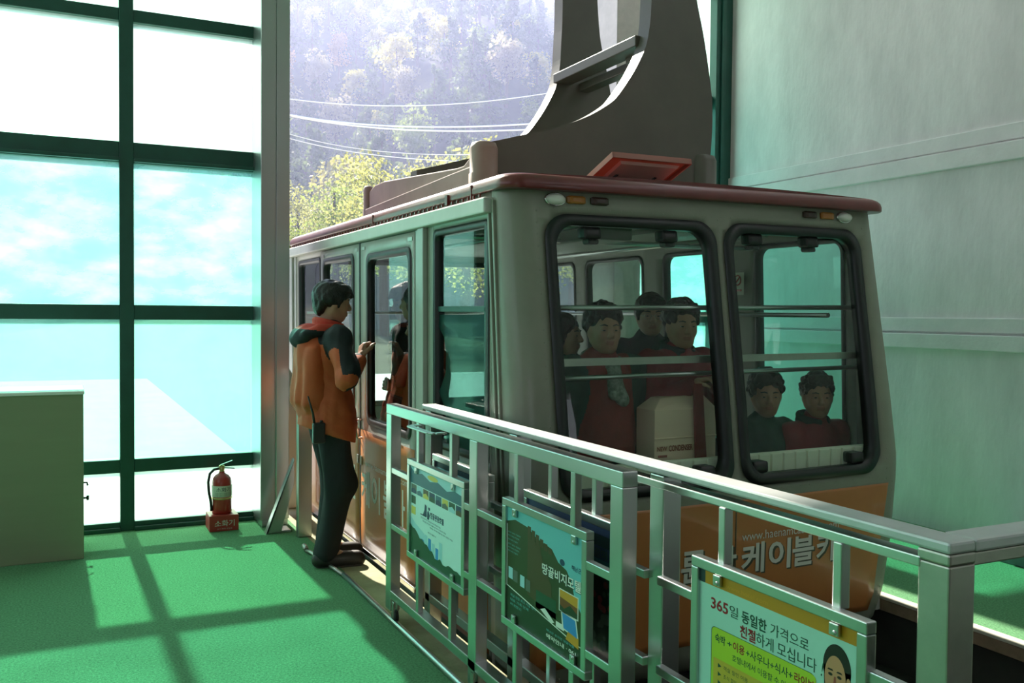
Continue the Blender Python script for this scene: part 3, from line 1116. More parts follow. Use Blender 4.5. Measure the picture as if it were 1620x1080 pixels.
M['hatch_in'] = mat('pinkish hatch lining', (0.80, 0.62, 0.55), 0.6)
# open roof hatch: a lid hinged at its back edge, front raised
def hl(u, v, d):            # u across, v from the raised front (0) to the hinge (1), d below the lid
    return (u, 3.93 + 0.50 * v - d * 0.3, 2.317 - 0.175 * v - d * 0.94)


h = MB()
panel(h, [(2.49, 0), (2.976, 0), (2.976, 1), (2.49, 1)], [], hl, 0.008, 0.2, 0, None, False)
for a, b in ((2.49, 2.498), (2.968, 2.976)):
    h.hexa([hl(a, 0, 0.008), hl(b, 0, 0.008), hl(b, 1, 0.008), hl(a, 1, 0.008)], [hl(a, 0, 0.03), hl(b, 0, 0.03), hl(b, 1, 0.03), hl(a, 1, 0.03)])
h.hexa([hl(2.49, 0, 0.008), hl(2.976, 0, 0.008), hl(2.976, 0.02, 0.008), hl(2.49, 0.02, 0.008)], [hl(2.49, 0, 0.03), hl(2.976, 0, 0.03), hl(2.976, 0.02, 0.03), hl(2.49, 0.02, 0.03)])
hm = M['hatch']
nt = hm.node_tree
tb = nt.nodes.new('ShaderNodeBsdfTranslucent')
tb.inputs[0].default_value = (0.36, 0.13, 0.09, 1)
mx = nt.nodes.new('ShaderNodeMixShader')
mx.inputs[0].default_value = 0.3
nt.links.new(nt.nodes['Principled BSDF'].outputs[0], mx.inputs[1])
nt.links.new(tb.outputs[0], mx.inputs[2])
nt.links.new(mx.outputs[0], nt.nodes['Material Output'].inputs[0])
ho = h.build('roof_hatch', 'hatch', car)
k = MB()
k.hexa([hl(2.575, 0.12, 0.009), hl(2.945, 0.12, 0.009), hl(2.945, 0.95, 0.009), hl(2.575, 0.95, 0.009)], [hl(2.585, 0.14, 0.022), hl(2.935, 0.14, 0.022), hl(2.935, 0.93, 0.022), hl(2.585, 0.93, 0.022)])
k.build('hatch_lining', 'hatch_in', ho)
for x in (2.63, 2.87):
    MB().tube([hl(x, 0.35, 0.02), (x - 0.03, 4.25, 2.165)], 0.009, 8).build('hatch_stay', 'black', ho)

# the cabin stands a little nearer: seen from the platform edge its sill is level with the floor
CS = 0.944


def nearer(o):
    o.location = (o.location.x * CS, o.location.y * CS, 1.5 + (o.location.z - 1.5) * CS)
    o.scale = (CS, CS, CS)


nearer(car)
car.rotation_euler = (0, -0.008, 0)


# ================================================================== STEEL GATE, FENCE AND POSTERS
XG0, XG1 = 1.43, 1.482
gate = thing('sliding_gate', 'stainless steel sliding gate with two framed posters, standing open in front of the longer railing', 'gate', (1.456, 3.25, 0.0))


def gbar(name, x0, x1, y0, y1, z0, z1, par, m='steel', bev=0.0035):
    return MB().box(x0, x1, y0, y1, z0, z1).build(name, m, par, bev=bev)


gbar('top_rail', XG0, XG1, 2.195, 4.316, 1.006, 1.053, gate)
gbar('bottom_rail', XG0, XG1, 2.255, 4.244, 0.108, 0.148, gate)
gbar('post', XG0, XG1, 4.242, 4.314, 0.045, 1.007, gate)
gbar('post', XG0, XG1, 3.218, 3.291, 0.045, 1.007, gate)
gbar('post', XG0, XG1, 2.195, 2.261, 0.045, 1.007, gate)


def sign_frame(par, x, y0, y1, z0, z1, w=0.028, d=0.03):
    f = MB()
    f.box(x, x + d, y0, y1, z1 - w, z1).box(x, x + d, y0, y1, z0, z0 + w)
    f.box(x, x + d, y0, y0 + w, z0 + w, z1 - w).box(x, x + d, y1 - w, y1, z0 + w, z1 - w)
    return f.build('sign_frame', 'steel', par, bev=0.003)


def clip(par, x, y, z, up):
    k = MB()
    s = 1 if up else -1
    k.box(x - 0.006, x + 0.004, y - 0.014, y + 0.014, min(z, z - s * 0.028), max(z, z - s * 0.028))
    k.lathe([(0.0, -0.009), (0.006, -0.009), (0.006, -0.005)], (x, y - 0.004, z - s * 0.020), 8, 0, 'x')
    k.build('clip', 'steel', par, bev=0.003)


# frame 1 (far) and frame 2 (near) on the gate
F1 = (3.345, 4.017, 0.372, 0.828)
F2 = (2.397, 2.994, 0.376, 0.836)
for F in (F1, F2):
    sign_frame(gate, XG0 + 0.002, *F)
for y, za, zb in ((3.880, 0.826, 1.008), (3.490, 0.826, 1.008), (3.880, 0.146, 0.374), (3.490, 0.146, 0.374),
                  (2.885, 0.834, 1.008), (2.485, 0.834, 1.008), (2.885, 0.146, 0.378), (2.485, 0.146, 0.378)):
    gbar('baluster', XG0 + 0.003, XG0 + 0.030, y - 0.014, y + 0.014, za, zb, gate, bev=0.003)
for ya, yb in ((4.015, 4.244), (3.289, 3.347), (2.992, 3.220), (2.259, 2.399)):
    for z in (0.735, 0.462):
        gbar('tie_bar', XG0 + 0.003, XG0 + 0.028, ya, yb, z - 0.014, z + 0.014, gate, bev=0.003)
for y, z, up in ((3.90, 0.801, True), (3.47, 0.801, True), (3.90, 0.399, False), (3.47, 0.399, False),
                 (2.895, 0.809, True), (2.475, 0.809, True), (2.895, 0.403, False), (2.475, 0.403, False)):
    clip(gate, XG0 + 0.006, y, z, up)
hd = MB()
pts = [(1.435, 3.83, 1.000), (1.385, 3.835, 1.000), (1.372, 3.81, 1.000), (1.372, 3.57, 1.000), (1.385, 3.545, 1.000), (1.435, 3.55, 1.000)]
for a, b in zip(pts[:-1], pts[1:]):
    hd.bar(a, b, 0.030, 0.007)
hd.build('handle', 'steel', gate, bev=0.002)
for y in (4.17, 3.22, 2.28):
    w = MB().lathe([(0.0, -0.010), (0.028, -0.010), (0.031, -0.006), (0.026, 0.0), (0.031, 0.006), (0.028, 0.010), (0.0, 0.010)], (1.431, y, 0.044), 20, 0, 'x')
    wo = w.build('wheel', 'black', gate)
    MB().box(1.418, 1.424, y - 0.014, y + 0.014, 0.035, 0.11).box(1.438, 1.444, y - 0.014, y + 0.014, 0.035, 0.11).build('wheel_fork', 'steel_dull', wo)

# floor rail for the gate
fr = MB()
fr.tube([(1.428, y, 0.013) for y in (5.05, 4.0, 3.0, 2.0, 1.0, 0.2)], 0.015, 12)
ra = fr.build('floor_rail', 'steel')
tag(ra, 'bright round steel rail lying on the green carpet under the gate wheels', 'rail')
fb = MB()
fb.tube([(1.36, 5.66, 0.012), (1.372, 5.60, 0.016), (1.40, 5.28, 0.016), (1.425, 5.06, 0.012)], 0.012, 10)
fb.tube([(1.36, 5.66, 0.02), (1.36, 5.69, 0.028), (1.36, 5.72, 0.03)], 0.016, 10)
tag(fb.build('floor_pipe', 'steel_dull'), 'short bent steel pipe on the carpet by the standing man\'s shoe', 'pipe')

# fixed railing behind the gate, turning the corner at its near end
rail = thing('railing', 'long stainless steel railing beside the cabin, sunlit along its flat top, with a corner post', 'railing', (1.59, 2.7, 0.0))
XR0, XR1 = 1.556, 1.632
gbar('top_cap', XR0, XR1, 1.222, 4.16, 1.036, 1.060, rail, 'steel_cap', bev=0.006)
gbar('upper_rail', XR0 - 0.002, XR0 + 0.040, 1.29, 4.15, 0.996, 1.019, rail)
gbar('bottom_rail', XR0, XR0 + 0.05, 1.29, 4.10, 0.130, 0.170, rail)
for y in (4.075, 3.16, 2.208):
    gbar('post', XR0, XR1 - 0.012, y - 0.034, y + 0.034, 0.0, 1.035, rail)
gbar('corner_post', XR0, XR1, 1.223, 1.297, 0.0, 1.012, rail, 'steel_dull', 0.004)
pc = MB().box(XR0 - 0.0005, XR1 + 0.001, 1.222, 1.30, 1.012, 1.0365)
pc.build('weld_collar', 'steel_dull', rail, bev=0.005)
gbar('top_cap', 1.6325, 4.2, 1.222, 1.300, 1.034, 1.060, rail, 'steel_cap', bev=0.006)
gbar('cross_beam', 1.63, 4.2, 1.226, 1.296, 1.006, 1.0335, rail, 'steel_dull')
for y in (1.906, 1.506, 2.55, 2.85, 3.45, 3.75):
    gbar('baluster', XR0 - 0.006, XR0 + 0.022, y - 0.013, y + 0.013, 0.848, 0.998, rail, bev=0.003)
    gbar('baluster', XR0 - 0.006, XR0 + 0.022, y - 0.013, y + 0.013, 0.168, 0.40, rail, bev=0.003)
F3 = (1.400, 2.006, 0.400, 0.852)
F4 = (2.36, 3.02, 0.390, 0.852)
F5 = (3.33, 3.95, 0.390, 0.852)
for F in (F3, F4, F5):
    sign_frame(rail, XR0 - 0.026, *F)
for ya, yb in ((2.004, 2.176), (1.295, 1.402), (2.24, 2.362), (3.018, 3.128), (3.192, 3.332), (3.948, 4.043)):
    for z in (0.735, 0.475):
        gbar('tie_bar', XR0 - 0.018, XR0 + 0.008, ya, yb, z - 0.013, z + 0.013, rail, bev=0.003)
for y in (1.895, 1.490):
    clip(rail, XR0 - 0.024, y, 0.824, True)
# post that receives the gate, beside the column
rp = MB().box(1.401, 1.493, 6.06, 6.12, 0.0, 1.045)
tag(rp.build('gate_stop_post', 'steel', bev=0.004), 'single square steel post behind the standing man, next to the tall column', 'post')


M['low_grey'] = mat('blue grey painted steel', (0.14, 0.20, 0.22), 0.5, var=0.15)
# ---- posters (boards held in the frames)
def pm(name, rgb255, rough=0.45):
    if name not in M:
        M[name] = mat(name, lin(rgb255), rough, spec=0.4)
    return name


def poster(name, label, x, F, base_mat):
    y0, y1, z0, z1 = F
    y0 += 0.026
    y1 -= 0.026
    z0 += 0.026
    z1 -= 0.026
    b = MB().box(x, x + 0.006, y0, y1, z0, z1)
    o = b.build(name, base_mat)
    tag(o, label, 'poster', 'posters on the steel railings')
    W, H = y1 - y0, z1 - z0

    def fn(u, v, d):        # u, v in 0..1 from the lower far corner, seen from the camera side
        return (x + d, y1 - u * W, z0 + v * H)
    return o, fn, W / H


def dots(mb, fn, cx, cy, rx, ry, d, mi=0, n=24, a0=0, a1=2 * PI):
    P = [(cx + rx * math.cos(a0 + (a1 - a0) * k / n), cy + ry * math.sin(a0 + (a1 - a0) * k / n)) for k in range(n)]
    return flat(mb, P, fn, d, mi)


# poster 1 : pale blue tourist board
pm('poster pale blue', (205, 238, 232))
pm('poster hill blue', (60, 110, 125))
pm('poster sky', (165, 215, 220))
pm('poster yellow', (214, 200, 90))
pm('poster grey', (95, 105, 95))
pm('poster brown', (88, 76, 52))
pm('poster dark green', (34, 78, 52))
pm('poster blue', (60, 140, 205))
pm('poster navy', (28, 62, 92))
pm('poster dark text', (40, 60, 62))
pm('poster white', (228, 236, 224))
p1, f1, a1 = poster('poster', 'pale blue poster with a row of small photographs in the far frame of the gate', XG0 + 0.012, F1, 'poster pale blue')
mb = MB()
fbox(mb, 0, 0.80, 1, 1, f1, -0.0006, 0)
flat(mb, [(0, 0.80), (1, 0.80), (1, 0.90), (0.85, 0.92), (0.72, 0.88), (0.55, 0.93), (0.40, 0.90), (0.24, 0.95), (0.12, 0.92), (0, 0.97)], f1, -0.0010, 1)
dots(mb, f1, 0.45, 0.945, 0.10, 0.028, -0.0012, 2)
mb.build('sea_picture', ['poster sky', 'poster hill blue', 'poster yellow'], p1)
mb = MB()
cols = ['poster grey', 'poster sky', 'poster brown', 'poster navy', 'poster hill blue', 'poster yellow', 'poster dark green', 'poster navy']
for k in range(8):
    u = 0.02 + k * 0.122
    fbox(mb, u, 0.69, u + 0.108, 0.79, f1, -0.0006, k)
    flat(mb, [(u, 0.69), (u + 0.108, 0.69), (u + 0.108, 0.72), (u + 0.06, 0.75), (u, 0.73)], f1, -0.0010, (k + 3) % 8)
for v, k in ((0.57, 6), (0.45, 5)):
    fbox(mb, 0.02, v, 0.11, v + 0.09, f1, -0.0006, k)
mb.build('photo_strip', cols, p1)
mb = MB()
flat(mb, [(0.26, 0.50), (0.34, 0.50), (0.335, 0.62), (0.30, 0.63), (0.29, 0.56)], f1, -0.0006, 0)
flat(mb, [(0.345, 0.48), (0.38, 0.48), (0.40, 0.53), (0.37, 0.58), (0.35, 0.56)], f1, -0.0006, 0)
dots(mb, f1, 0.385, 0.60, 0.018, 0.018, -0.0006, 0)
fbox(mb, 0.21, 0.492, 0.33, 0.504, f1, -0.0006, 0)
write(mb, '땅끝관광호텔', 0.41, 0.505, 0.66, 0.575, f1, -0.0006, 0, 0.03)
for v, u0, u1 in ((0.455, 0.22, 0.60), (0.425, 0.26, 0.70), (0.395, 0.40, 0.82)):
    write(mb, '편안한 휴식과 아름다운 바다 전망의 객실', u0, v, u1, v + 0.018, f1, -0.0006, 0)
write(mb, '예약 문의 환영합니다', 0.36, 0.33, 0.52, 0.348, f1, -0.0006, 0)
mb.build('lettering', ['poster navy'], p1)
mb = MB()
rr = random.Random(3)
P = [(0, 0)] + [(1, 0), (1, 0.10)] + [(1 - k * 0.05, 0.09 + 0.05 * rr.random() + (0.20 * max(0, (k - 10) / 10))) for k in range(1, 21)]
for k in range(7):
    u = 0.16 + 0.07 * k
    fbox(mb, u, 0.10, u + 0.055, 0.22 + 0.10 * rr.random(), f1, -0.0005, 1 if k % 2 else 2)
flat(mb, [(0.0, 0.30), (0.0, 0.42), (0.10, 0.36), (0.28, 0.30), (0.36, 0.22), (0.5, 0.14), (0.2, 0.14)], f1, -0.0004, 2)
flat(mb, P, f1, -0.0008, 0)
mb.build('town_picture', ['poster dark green', 'poster blue', 'poster sky'], p1)

# poster 2 : dark green and brown motel board
pm('poster olive', (52, 66, 30))
pm('poster olive dark', (36, 56, 30))
pm('poster bark', (78, 64, 36))
pm('poster aqua', (108, 190, 192))
pm('poster amber', (206, 150, 40))
pm('poster orange brown', (120, 66, 26))
p2, f2, a2 = poster('poster', 'dark olive poster with white headline in the near frame of the gate', XG0 + 0.012, F2, 'poster olive')
mb = MB()
flat(mb, [(0, 0.86), (0.12, 0.90), (0.30, 0.885), (0.42, 0.83), (0.62, 0.80), (0.70, 0.72), (0.80, 0.69), (0.86, 0.62), (0.90, 0.50), (0.97, 0.42), (1, 0.40), (1, 1), (0, 1)], f2, -0.0006, 0)
for k in range(6):
    u = 0.30 + k * 0.055
    fbox(mb, u, 0.80 - 0.01 * k, u + 0.045, 0.90 - 0.02 * k, f2, -0.0008, 1)
flat(mb, [(0.30, 0.32), (0.40, 0.30), (0.52, 0.24), (0.62, 0.2), (0.62, 0.50), (0.52, 0.62), (0.46, 0.78), (0.30, 0.80)], f2, -0.0005, 1)
fbox(mb, 0.42, 0.25, 0.68, 0.40, f2, -0.0007, 2)
flat(mb, [(0.48, 0.26), (0.62, 0.20), (0.66, 0.22), (0.54, 0.29)], f2, -0.0009, 3)
mb.build('hill_picture', ['poster aqua', 'poster bark', 'poster dark green', 'poster white'], p2)
mb = MB()
fbox(mb, 0, 0, 1, 0.30, f2, -0.0006, 0)
flat(mb, [(0.0, 0.298), (1.0, 0.148), (1, 0.30), (0, 0.30)], f2, -0.0007, 1)
flat(mb, [(0.0, 0.292), (0.92, 0.150), (1.0, 0.150), (1.0, 0.158), (0.93, 0.158), (0.0, 0.302)], f2, -0.0009, 2)
mb.build('lower_band', ['poster olive dark', 'poster olive', 'poster white'], p2)
mb = MB()
for s, u0, v0, u1, v1 in (('땅끝비지모텔', 0.50, 0.565, 0.97, 0.655),):
    write(mb, s, u0 - 0.006, v0 - 0.006, u1 + 0.004, v1 - 0.002, f2, -0.0010, 1, 0.055)
    write(mb, s, u0, v0, u1, v1, f2, -0.0014, 0, 0.02)
CAP = ['poster white', 'poster dark text', 'poster aqua', 'poster navy']
mb.build('headline', CAP, p2)
mb = MB()
for i, v in enumerate((0.765, 0.735, 0.70, 0.66, 0.63, 0.60)):
    write(mb, '바다가 보이는 객실에서', 0.02, v, 0.20 - 0.02 * (i % 3), v + 0.016, f2, -0.0010, 2)
mb.build('caption', CAP, p2)
mb = MB()
for i, v in enumerate((0.235, 0.195, 0.155)):
    write(mb, ['객실 전망 최고 시설 완비', '대표 가족 단체', '예약 환영합니다'][i], 0.06, v - 0.02, 0.42 - 0.10 * i, v + 0.005, f2, -0.0010, 2)
mb.build('caption', CAP, p2)
mb = MB()
write(mb, '해남군 송지면 땅끝마을', 0.56, 0.115, 0.90, 0.135, f2, -0.0010, 2)
write(mb, '예약안내 · 061', 0.56, 0.06, 0.92, 0.098, f2, -0.0010, 0, 0.02)
mb.build('caption', CAP, p2)
mb = MB()
dots(mb, f2, 0.75, 0.735, 0.03, 0.026, -0.0010, 3)
write(mb, '해남군', 0.86, 0.715, 0.97, 0.755, f2, -0.0010, 3, 0.02)
mb.build('emblem', CAP, p2)
mb = MB()
fbox(mb, 0.715, 0.345, 0.945, 0.525, f2, -0.0010, 0)
fbox(mb, 0.725, 0.353, 0.935, 0.517, f2, -0.0012, 1)
flat(mb, [(0.725, 0.46), (0.935, 0.44), (0.935, 0.517), (0.725, 0.517)], f2, -0.0014, 2)
flat(mb, [(0.725, 0.353), (0.935, 0.353), (0.935, 0.39), (0.85, 0.43), (0.78, 0.38), (0.725, 0.40)], f2, -0.0014, 3)
INS = ['poster white', 'poster orange brown', 'poster amber', 'poster olive dark', 'poster blue', 'poster sky', 'poster grey']
mb.build('sunset_picture', INS, p2)
mb = MB()
flat(mb, [(0.76, 0.215), (0.95, 0.195), (0.92, 0.345), (0.74, 0.355)], f2, -0.0010, 0)
flat(mb, [(0.775, 0.225), (0.935, 0.207), (0.91, 0.335), (0.755, 0.343)], f2, -0.0012, 4)
flat(mb, [(0.80, 0.15), (0.95, 0.13), (0.95, 0.21), (0.83, 0.225)], f2, -0.0011, 2)
for u in (0.03, 0.10, 0.20, 0.28):
    fbox(mb, u, 0.37 - u * 0.1, u + 0.062, 0.47 - u * 0.1, f2, -0.0010, 5 if u < 0.05 or u == 0.20 else 6)
fbox(mb, 0.68, 0.20, 0.78, 0.245, f2, -0.0009, 0)
fbox(mb, 0.0, 0.30, 0.012, 0.84, f2, -0.0010, 0)
fbox(mb, 0.985, 0.40, 1.0, 0.84, f2, -0.0010, 0)
mb.build('picture_insets', INS, p2)

# poster 3 : turquoise hotel board on the railing
pm('poster turquoise', (172, 226, 206))
pm('poster gold', (190, 140, 30))
pm('poster lime', (176, 214, 50))
pm('poster straw', (196, 178, 60))
pm('poster red', (150, 32, 40))
pm('poster green text', (30, 80, 58))
pm('poster face', (196, 146, 104))
pm('poster hair', (34, 34, 28))
pm('poster mouth', (150, 72, 60))
pm('poster teeth', (235, 228, 210))
p3, f3, a3 = poster('poster', 'turquoise poster with large dark headline and a printed woman\'s portrait', XR0 - 0.016, F3, 'poster turquoise')
mb = MB()
fbox(mb, 0, 0.905, 1, 1, f3, -0.0006, 0)
fbox(mb, 0, 0.905, 0.045, 1, f3, -0.0008, 1)
write(mb, 'www.hotel.com', 0.20, 0.925, 0.48, 0.955, f3, -0.0009, 2)
mb.build('top_band', ['poster gold', 'poster dark text', 'poster amber'], p3)
mb = MB()
write(mb, '365', 0.09, 0.755, 0.215, 0.83, f3, -0.0008, 1, 0.02)
write(mb, '일', 0.225, 0.755, 0.285, 0.83, f3, -0.0008, 0)
write(mb, '동일한', 0.31, 0.75, 0.475, 0.83, f3, -0.0008, 0, 0.022)
write(mb, '가격으로', 0.50, 0.755, 0.73, 0.83, f3, -0.0008, 0)
write(mb, '친절', 0.30, 0.655, 0.405, 0.735, f3, -0.0008, 1, 0.022)
write(mb, '하게', 0.41, 0.655, 0.52, 0.735, f3, -0.0008, 0)
write(mb, '모십니다', 0.545, 0.655, 0.775, 0.735, f3, -0.0008, 0)
write(mb, '!', 0.80, 0.655, 0.815, 0.735, f3, -0.0008, 0, 0.0, 0.25)
mb.build('headline', ['poster green text', 'poster red'], p3)
mb = MB()
P = rrect(0.10, 0.02, 0.775, 0.64, 0.03, 5)
flat(mb, [(p[0] - 0.004, p[1] + 0.003) for p in P], f3, -0.0005, 2)
flat(mb, P, f3, -0.0007, 0)
fbox(mb, 0.115, 0.02, 0.50, 0.44, f3, -0.0009, 1)
mb.build('offer_panel', ['poster lime', 'poster straw', 'poster green text'], p3)
mb = MB()
write(mb, '숙박', 0.125, 0.545, 0.20, 0.605, f3, -0.0010, 0, 0.02)
write(mb, '+', 0.215, 0.56, 0.245, 0.59, f3, -0.0010, 0, 0.02)
write(mb, '이용', 0.255, 0.545, 0.335, 0.605, f3, -0.0010, 1, 0.02)
write(mb, '+사우나+식사+', 0.345, 0.545, 0.64, 0.605, f3, -0.0010, 0, 0.01)
write(mb, '라이브', 0.65, 0.545, 0.765, 0.605, f3, -0.0010, 1, 0.02)
write(mb, '호텔내에서 이용할 수 있습니다', 0.25, 0.475, 0.70, 0.52, f3, -0.0010, 0, 0.005)
mb.build('offer_lettering', ['poster green text', 'poster red'], p3)
mb = MB()
for i in range(7):
    write(mb, ['객실 할인 이용', '조식 할인 서비스', '사우나 이용', '단체 예약', '가족 객실', '연회 행사', '주차 무료'][i], 0.19, 0.385 - 0.055 * i, 0.36, 0.415 - 0.055 * i, f3, -0.0011, 0)
    flat(mb, [(0.15, 0.385 - 0.055 * i), (0.175, 0.40 - 0.055 * i), (0.15, 0.415 - 0.055 * i)], f3, -0.0011, 0)
mb.build('offer_list', ['poster green text', 'poster red'], p3)
mb = MB()
PV = 0.115
dots(mb, f3, 0.885, 0.62 + PV, 0.074, 0.135, -0.0006, 0, 30)
flat(mb, [(0.815, 0.62 + PV), (0.957, 0.62 + PV), (0.957, 0.44 + PV), (0.945, 0.40 + PV), (0.82, 0.47 + PV)], f3, -0.0006, 0)
dots(mb, f3, 0.877, 0.56 + PV, 0.056, 0.128, -0.0009, 1, 30)
dots(mb, f3, 0.947, 0.56 + PV, 0.012, 0.035, -0.0009, 1, 14)
flat(mb, [(0.80, 0.02), (0.98, 0.02), (0.975, 0.28 + PV), (0.93, 0.36 + PV), (0.92, 0.45 + PV), (0.84, 0.45 + PV), (0.835, 0.36 + PV), (0.80, 0.28 + PV)], f3, -0.0005, 3)
flat(mb, [(0.85, 0.38 + PV), (0.918, 0.38 + PV), (0.918, 0.47 + PV), (0.85, 0.47 + PV)], f3, -0.0008, 1)
for u in (0.852, 0.900):
    dots(mb, f3, u, 0.577 + PV, 0.012, 0.009, -0.0011, 0, 12)
    flat(mb, [(u - 0.017, 0.598 + PV), (u + 0.016, 0.598 + PV), (u + 0.010, 0.608 + PV), (u - 0.010, 0.608 + PV)], f3, -0.0011, 0)
flat(mb, [(0.868, 0.522 + PV), (0.885, 0.522 + PV), (0.881, 0.572 + PV), (0.872, 0.572 + PV)], f3, -0.0010, 4)
dots(mb, f3, 0.875, 0.487 + PV, 0.024, 0.014, -0.0011, 4, 16)
dots(mb, f3, 0.875, 0.490 + PV, 0.018, 0.007, -0.0013, 2, 14)
mb.build('portrait_print', ['poster hair', 'poster face', 'poster teeth', 'poster white', 'poster mouth'], p3)

# poster 4 and 5 : boards on the railing, mostly covered by the gate
pm('poster violet', (62, 76, 112))
pm('poster slate', (44, 62, 70))
pm('poster dark floral', (30, 48, 38))
pm('poster rose', (120, 50, 52))
pm('poster leaf grey', (70, 88, 78))
p4, f4, a4 = poster('poster', 'blue violet poster with dark floral lower part seen behind the near gate poster', XR0 - 0.016, F4, 'poster dark floral')
mb = MB()
fbox(mb, 0, 0.74, 1, 1, f4, -0.0006, 0)
fbox(mb, 0, 0.84, 1, 0.93, f4, -0.0008, 1)
fbox(mb, 0, 0.62, 1, 0.74, f4, -0.0006, 3)
write(mb, '해남 관광 안내', 0.1, 0.86, 0.6, 0.91, f4, -0.0012, 2)
write(mb, '땅끝마을', 0.70, 0.75, 0.98, 0.82, f4, -0.0012, 2)
write(mb, '061-530', 0.75, 0.64, 0.97, 0.70, f4, -0.0012, 2)
mb.build('heading_band', ['poster violet', 'poster slate', 'poster leaf grey', 'poster hill blue'], p4)
mb = MB()
rr = random.Random(11)
for k in range(90):
    u, v, r = rr.uniform(0.04, 0.96), rr.uniform(0.03, 0.58), rr.uniform(0.015, 0.035)
    dots(mb, f4, u, v, r, r * 1.2, -0.0006 - 0.00001 * k, 0 if rr.random() < 0.7 else 1, 10)
for k in range(14):
    u, v = rr.uniform(0.55, 0.97), rr.uniform(0.36, 0.58)
    dots(mb, f4, u, v, 0.025, 0.03, -0.0018 - 0.00001 * k, 2, 9)
mb.build('flower_print', ['poster leaf grey', 'poster slate', 'poster rose'], p4)
p5, f5, a5 = poster('poster', 'blue and ochre poster on the railing mostly hidden by the far gate poster', XR0 - 0.016, F5, 'poster slate')
mb = MB()
fbox(mb, 0, 0, 1, 0.2, f5, -0.0006, 0)
flat(mb, [(0.6, 0.1), (1, 0.05), (1, 0.5), (0.8, 0.42)], f5, -0.0008, 1)
fbox(mb, 0, 0.82, 1, 0.93, f5, -0.0006, 2)
mb.build('picture_print', ['poster gold', 'poster blue', 'poster sky'], p5)

# ================================================================== DESK, EXTINGUISHER, BRACE
desk = thing('counter_desk', 'beige green panelled counter desk with white top standing before the glazed wall', 'desk', (-0.5, 6.3, 0.0))
MB().box(-1.25, 0.113, 6.06, 6.10, 0.0, 0.992).build('front_panel', 'wood_desk', desk, bev=0.003)
MB().box(0.075, 0.113, 6.10, 6.50, 0.0, 0.992).build('side_panel', 'wood_desk', desk, bev=0.003)
MB().box(-1.25, -1.21, 6.10, 6.50, 0.0, 0.992).build('side_panel', 'wood_desk', desk, bev=0.003)
MB().box(-1.26, 0.119, 6.052, 6.53, 0.992, 1.012).build('top', 'white_lam', desk, bev=0.004)
hk = MB()
hk.tube([(0.113, 6.30, 0.42), (0.135, 6.30, 0.42), (0.14, 6.30, 0.40)], 0.006, 8).box(0.113, 0.117, 6.28, 6.32, 0.40, 0.44)
hk.tube([(0.113, 6.32, 0.32), (0.14, 6.32, 0.32)], 0.007, 8).tube([(0.140, 6.32, 0.335), (0.140, 6.32, 0.305)], 0.008, 8)
hk.build('side_catch', 'black', desk)

eb = thing('extinguisher_stand', 'red box stand with pale lettering on the carpet under the fire extinguisher', 'stand', (0.985, 6.53, 0.0))
MB().box(0.890, 1.083, 6.445, 6.63, 0.0, 0.108).build('box', 'red_box', eb, bev=0.004)
tx = MB()
write(tx, '소화기', 0.925, 0.032, 1.055, 0.076, lambda u, v, d: (u, 6.445 + d, v), -0.0012, 0, 0.01)
write(tx, '초기 화재 진압용', 0.94, 0.012, 1.04, 0.022, lambda u, v, d: (u, 6.445 + d, v), -0.0012, 0)
tx.build('lettering', 'label_paper', eb)
ex = thing('fire_extinguisher', 'red fire extinguisher with pale label and black hose on the red box stand', 'extinguisher', (0.985, 6.54, 0.108))
c0 = (0.985, 6.54, 0.0)
MB().lathe([(0, 0.109), (0.062, 0.109), (0.066, 0.116), (0.066, 0.320), (0.060, 0.348), (0.045, 0.368), (0.026, 0.380), (0.019, 0.386), (0.019, 0.395), (0, 0.395)], c0, 32).build('cylinder', 'red_paint', ex)
MB().lathe([(0.0665, 0.226), (0.0670, 0.228), (0.0670, 0.300), (0.0665, 0.302)], c0, 32).build('label', 'label_paper', ex)
MB().lathe([(0.0668, 0.208), (0.0690, 0.210), (0.0690, 0.219), (0.0668, 0.221)], c0, 32).build('strap', 'brass', ex)
tx = MB()
cyl = lambda u, v, d: (0.985 + (0.0672 - d) * math.sin(u), 6.54 - (0.0672 - d) * math.cos(u), v)
write(tx, '소화기', -0.7, 0.262, 0.8, 0.292, cyl, -0.0005, 0, 0.01)
for k in range(3):
    write(tx, '분말소화기 사용법 안내', -0.8, 0.232 + 0.009 * k, 0.8, 0.238 + 0.009 * k, cyl, -0.0005, 0)
tx.build('label_print', 'poster dark text', ex)
vb = MB().cyl((0.985, 6.54, 0.39), (0.985, 6.54, 0.425), 0.017, 16).box(0.967, 1.003, 6.528, 6.552, 0.412, 0.436)
vb.build('valve', 'brass', ex, bev=0.002)
lv = MB()
lv.hexa([(0.975, 6.531, 0.434), (0.975, 6.549, 0.434), (0.975, 6.549, 0.440), (0.975, 6.531, 0.440)], [(1.055, 6.531, 0.462), (1.055, 6.549, 0.462), (1.055, 6.549, 0.467), (1.055, 6.531, 0.467)])
lv.hexa([(0.985, 6.533, 0.418), (0.985, 6.547, 0.418), (0.985, 6.547, 0.424), (0.985, 6.533, 0.424)], [(1.07, 6.533, 0.408), (1.07, 6.547, 0.408), (1.07, 6.547, 0.413), (1.07, 6.533, 0.413)])
lv.build('lever', 'black', ex)
MB().tube([(0.970, 6.54, 0.415), (0.935, 6.535, 0.412), (0.905, 6.53, 0.385), (0.893, 6.525, 0.33), (0.897, 6.52, 0.26), (0.908, 6.52, 0.20), (0.913, 6.52, 0.15), (0.913, 6.52, 0.13)], 0.0095, 10).build('hose', 'rubber', ex)

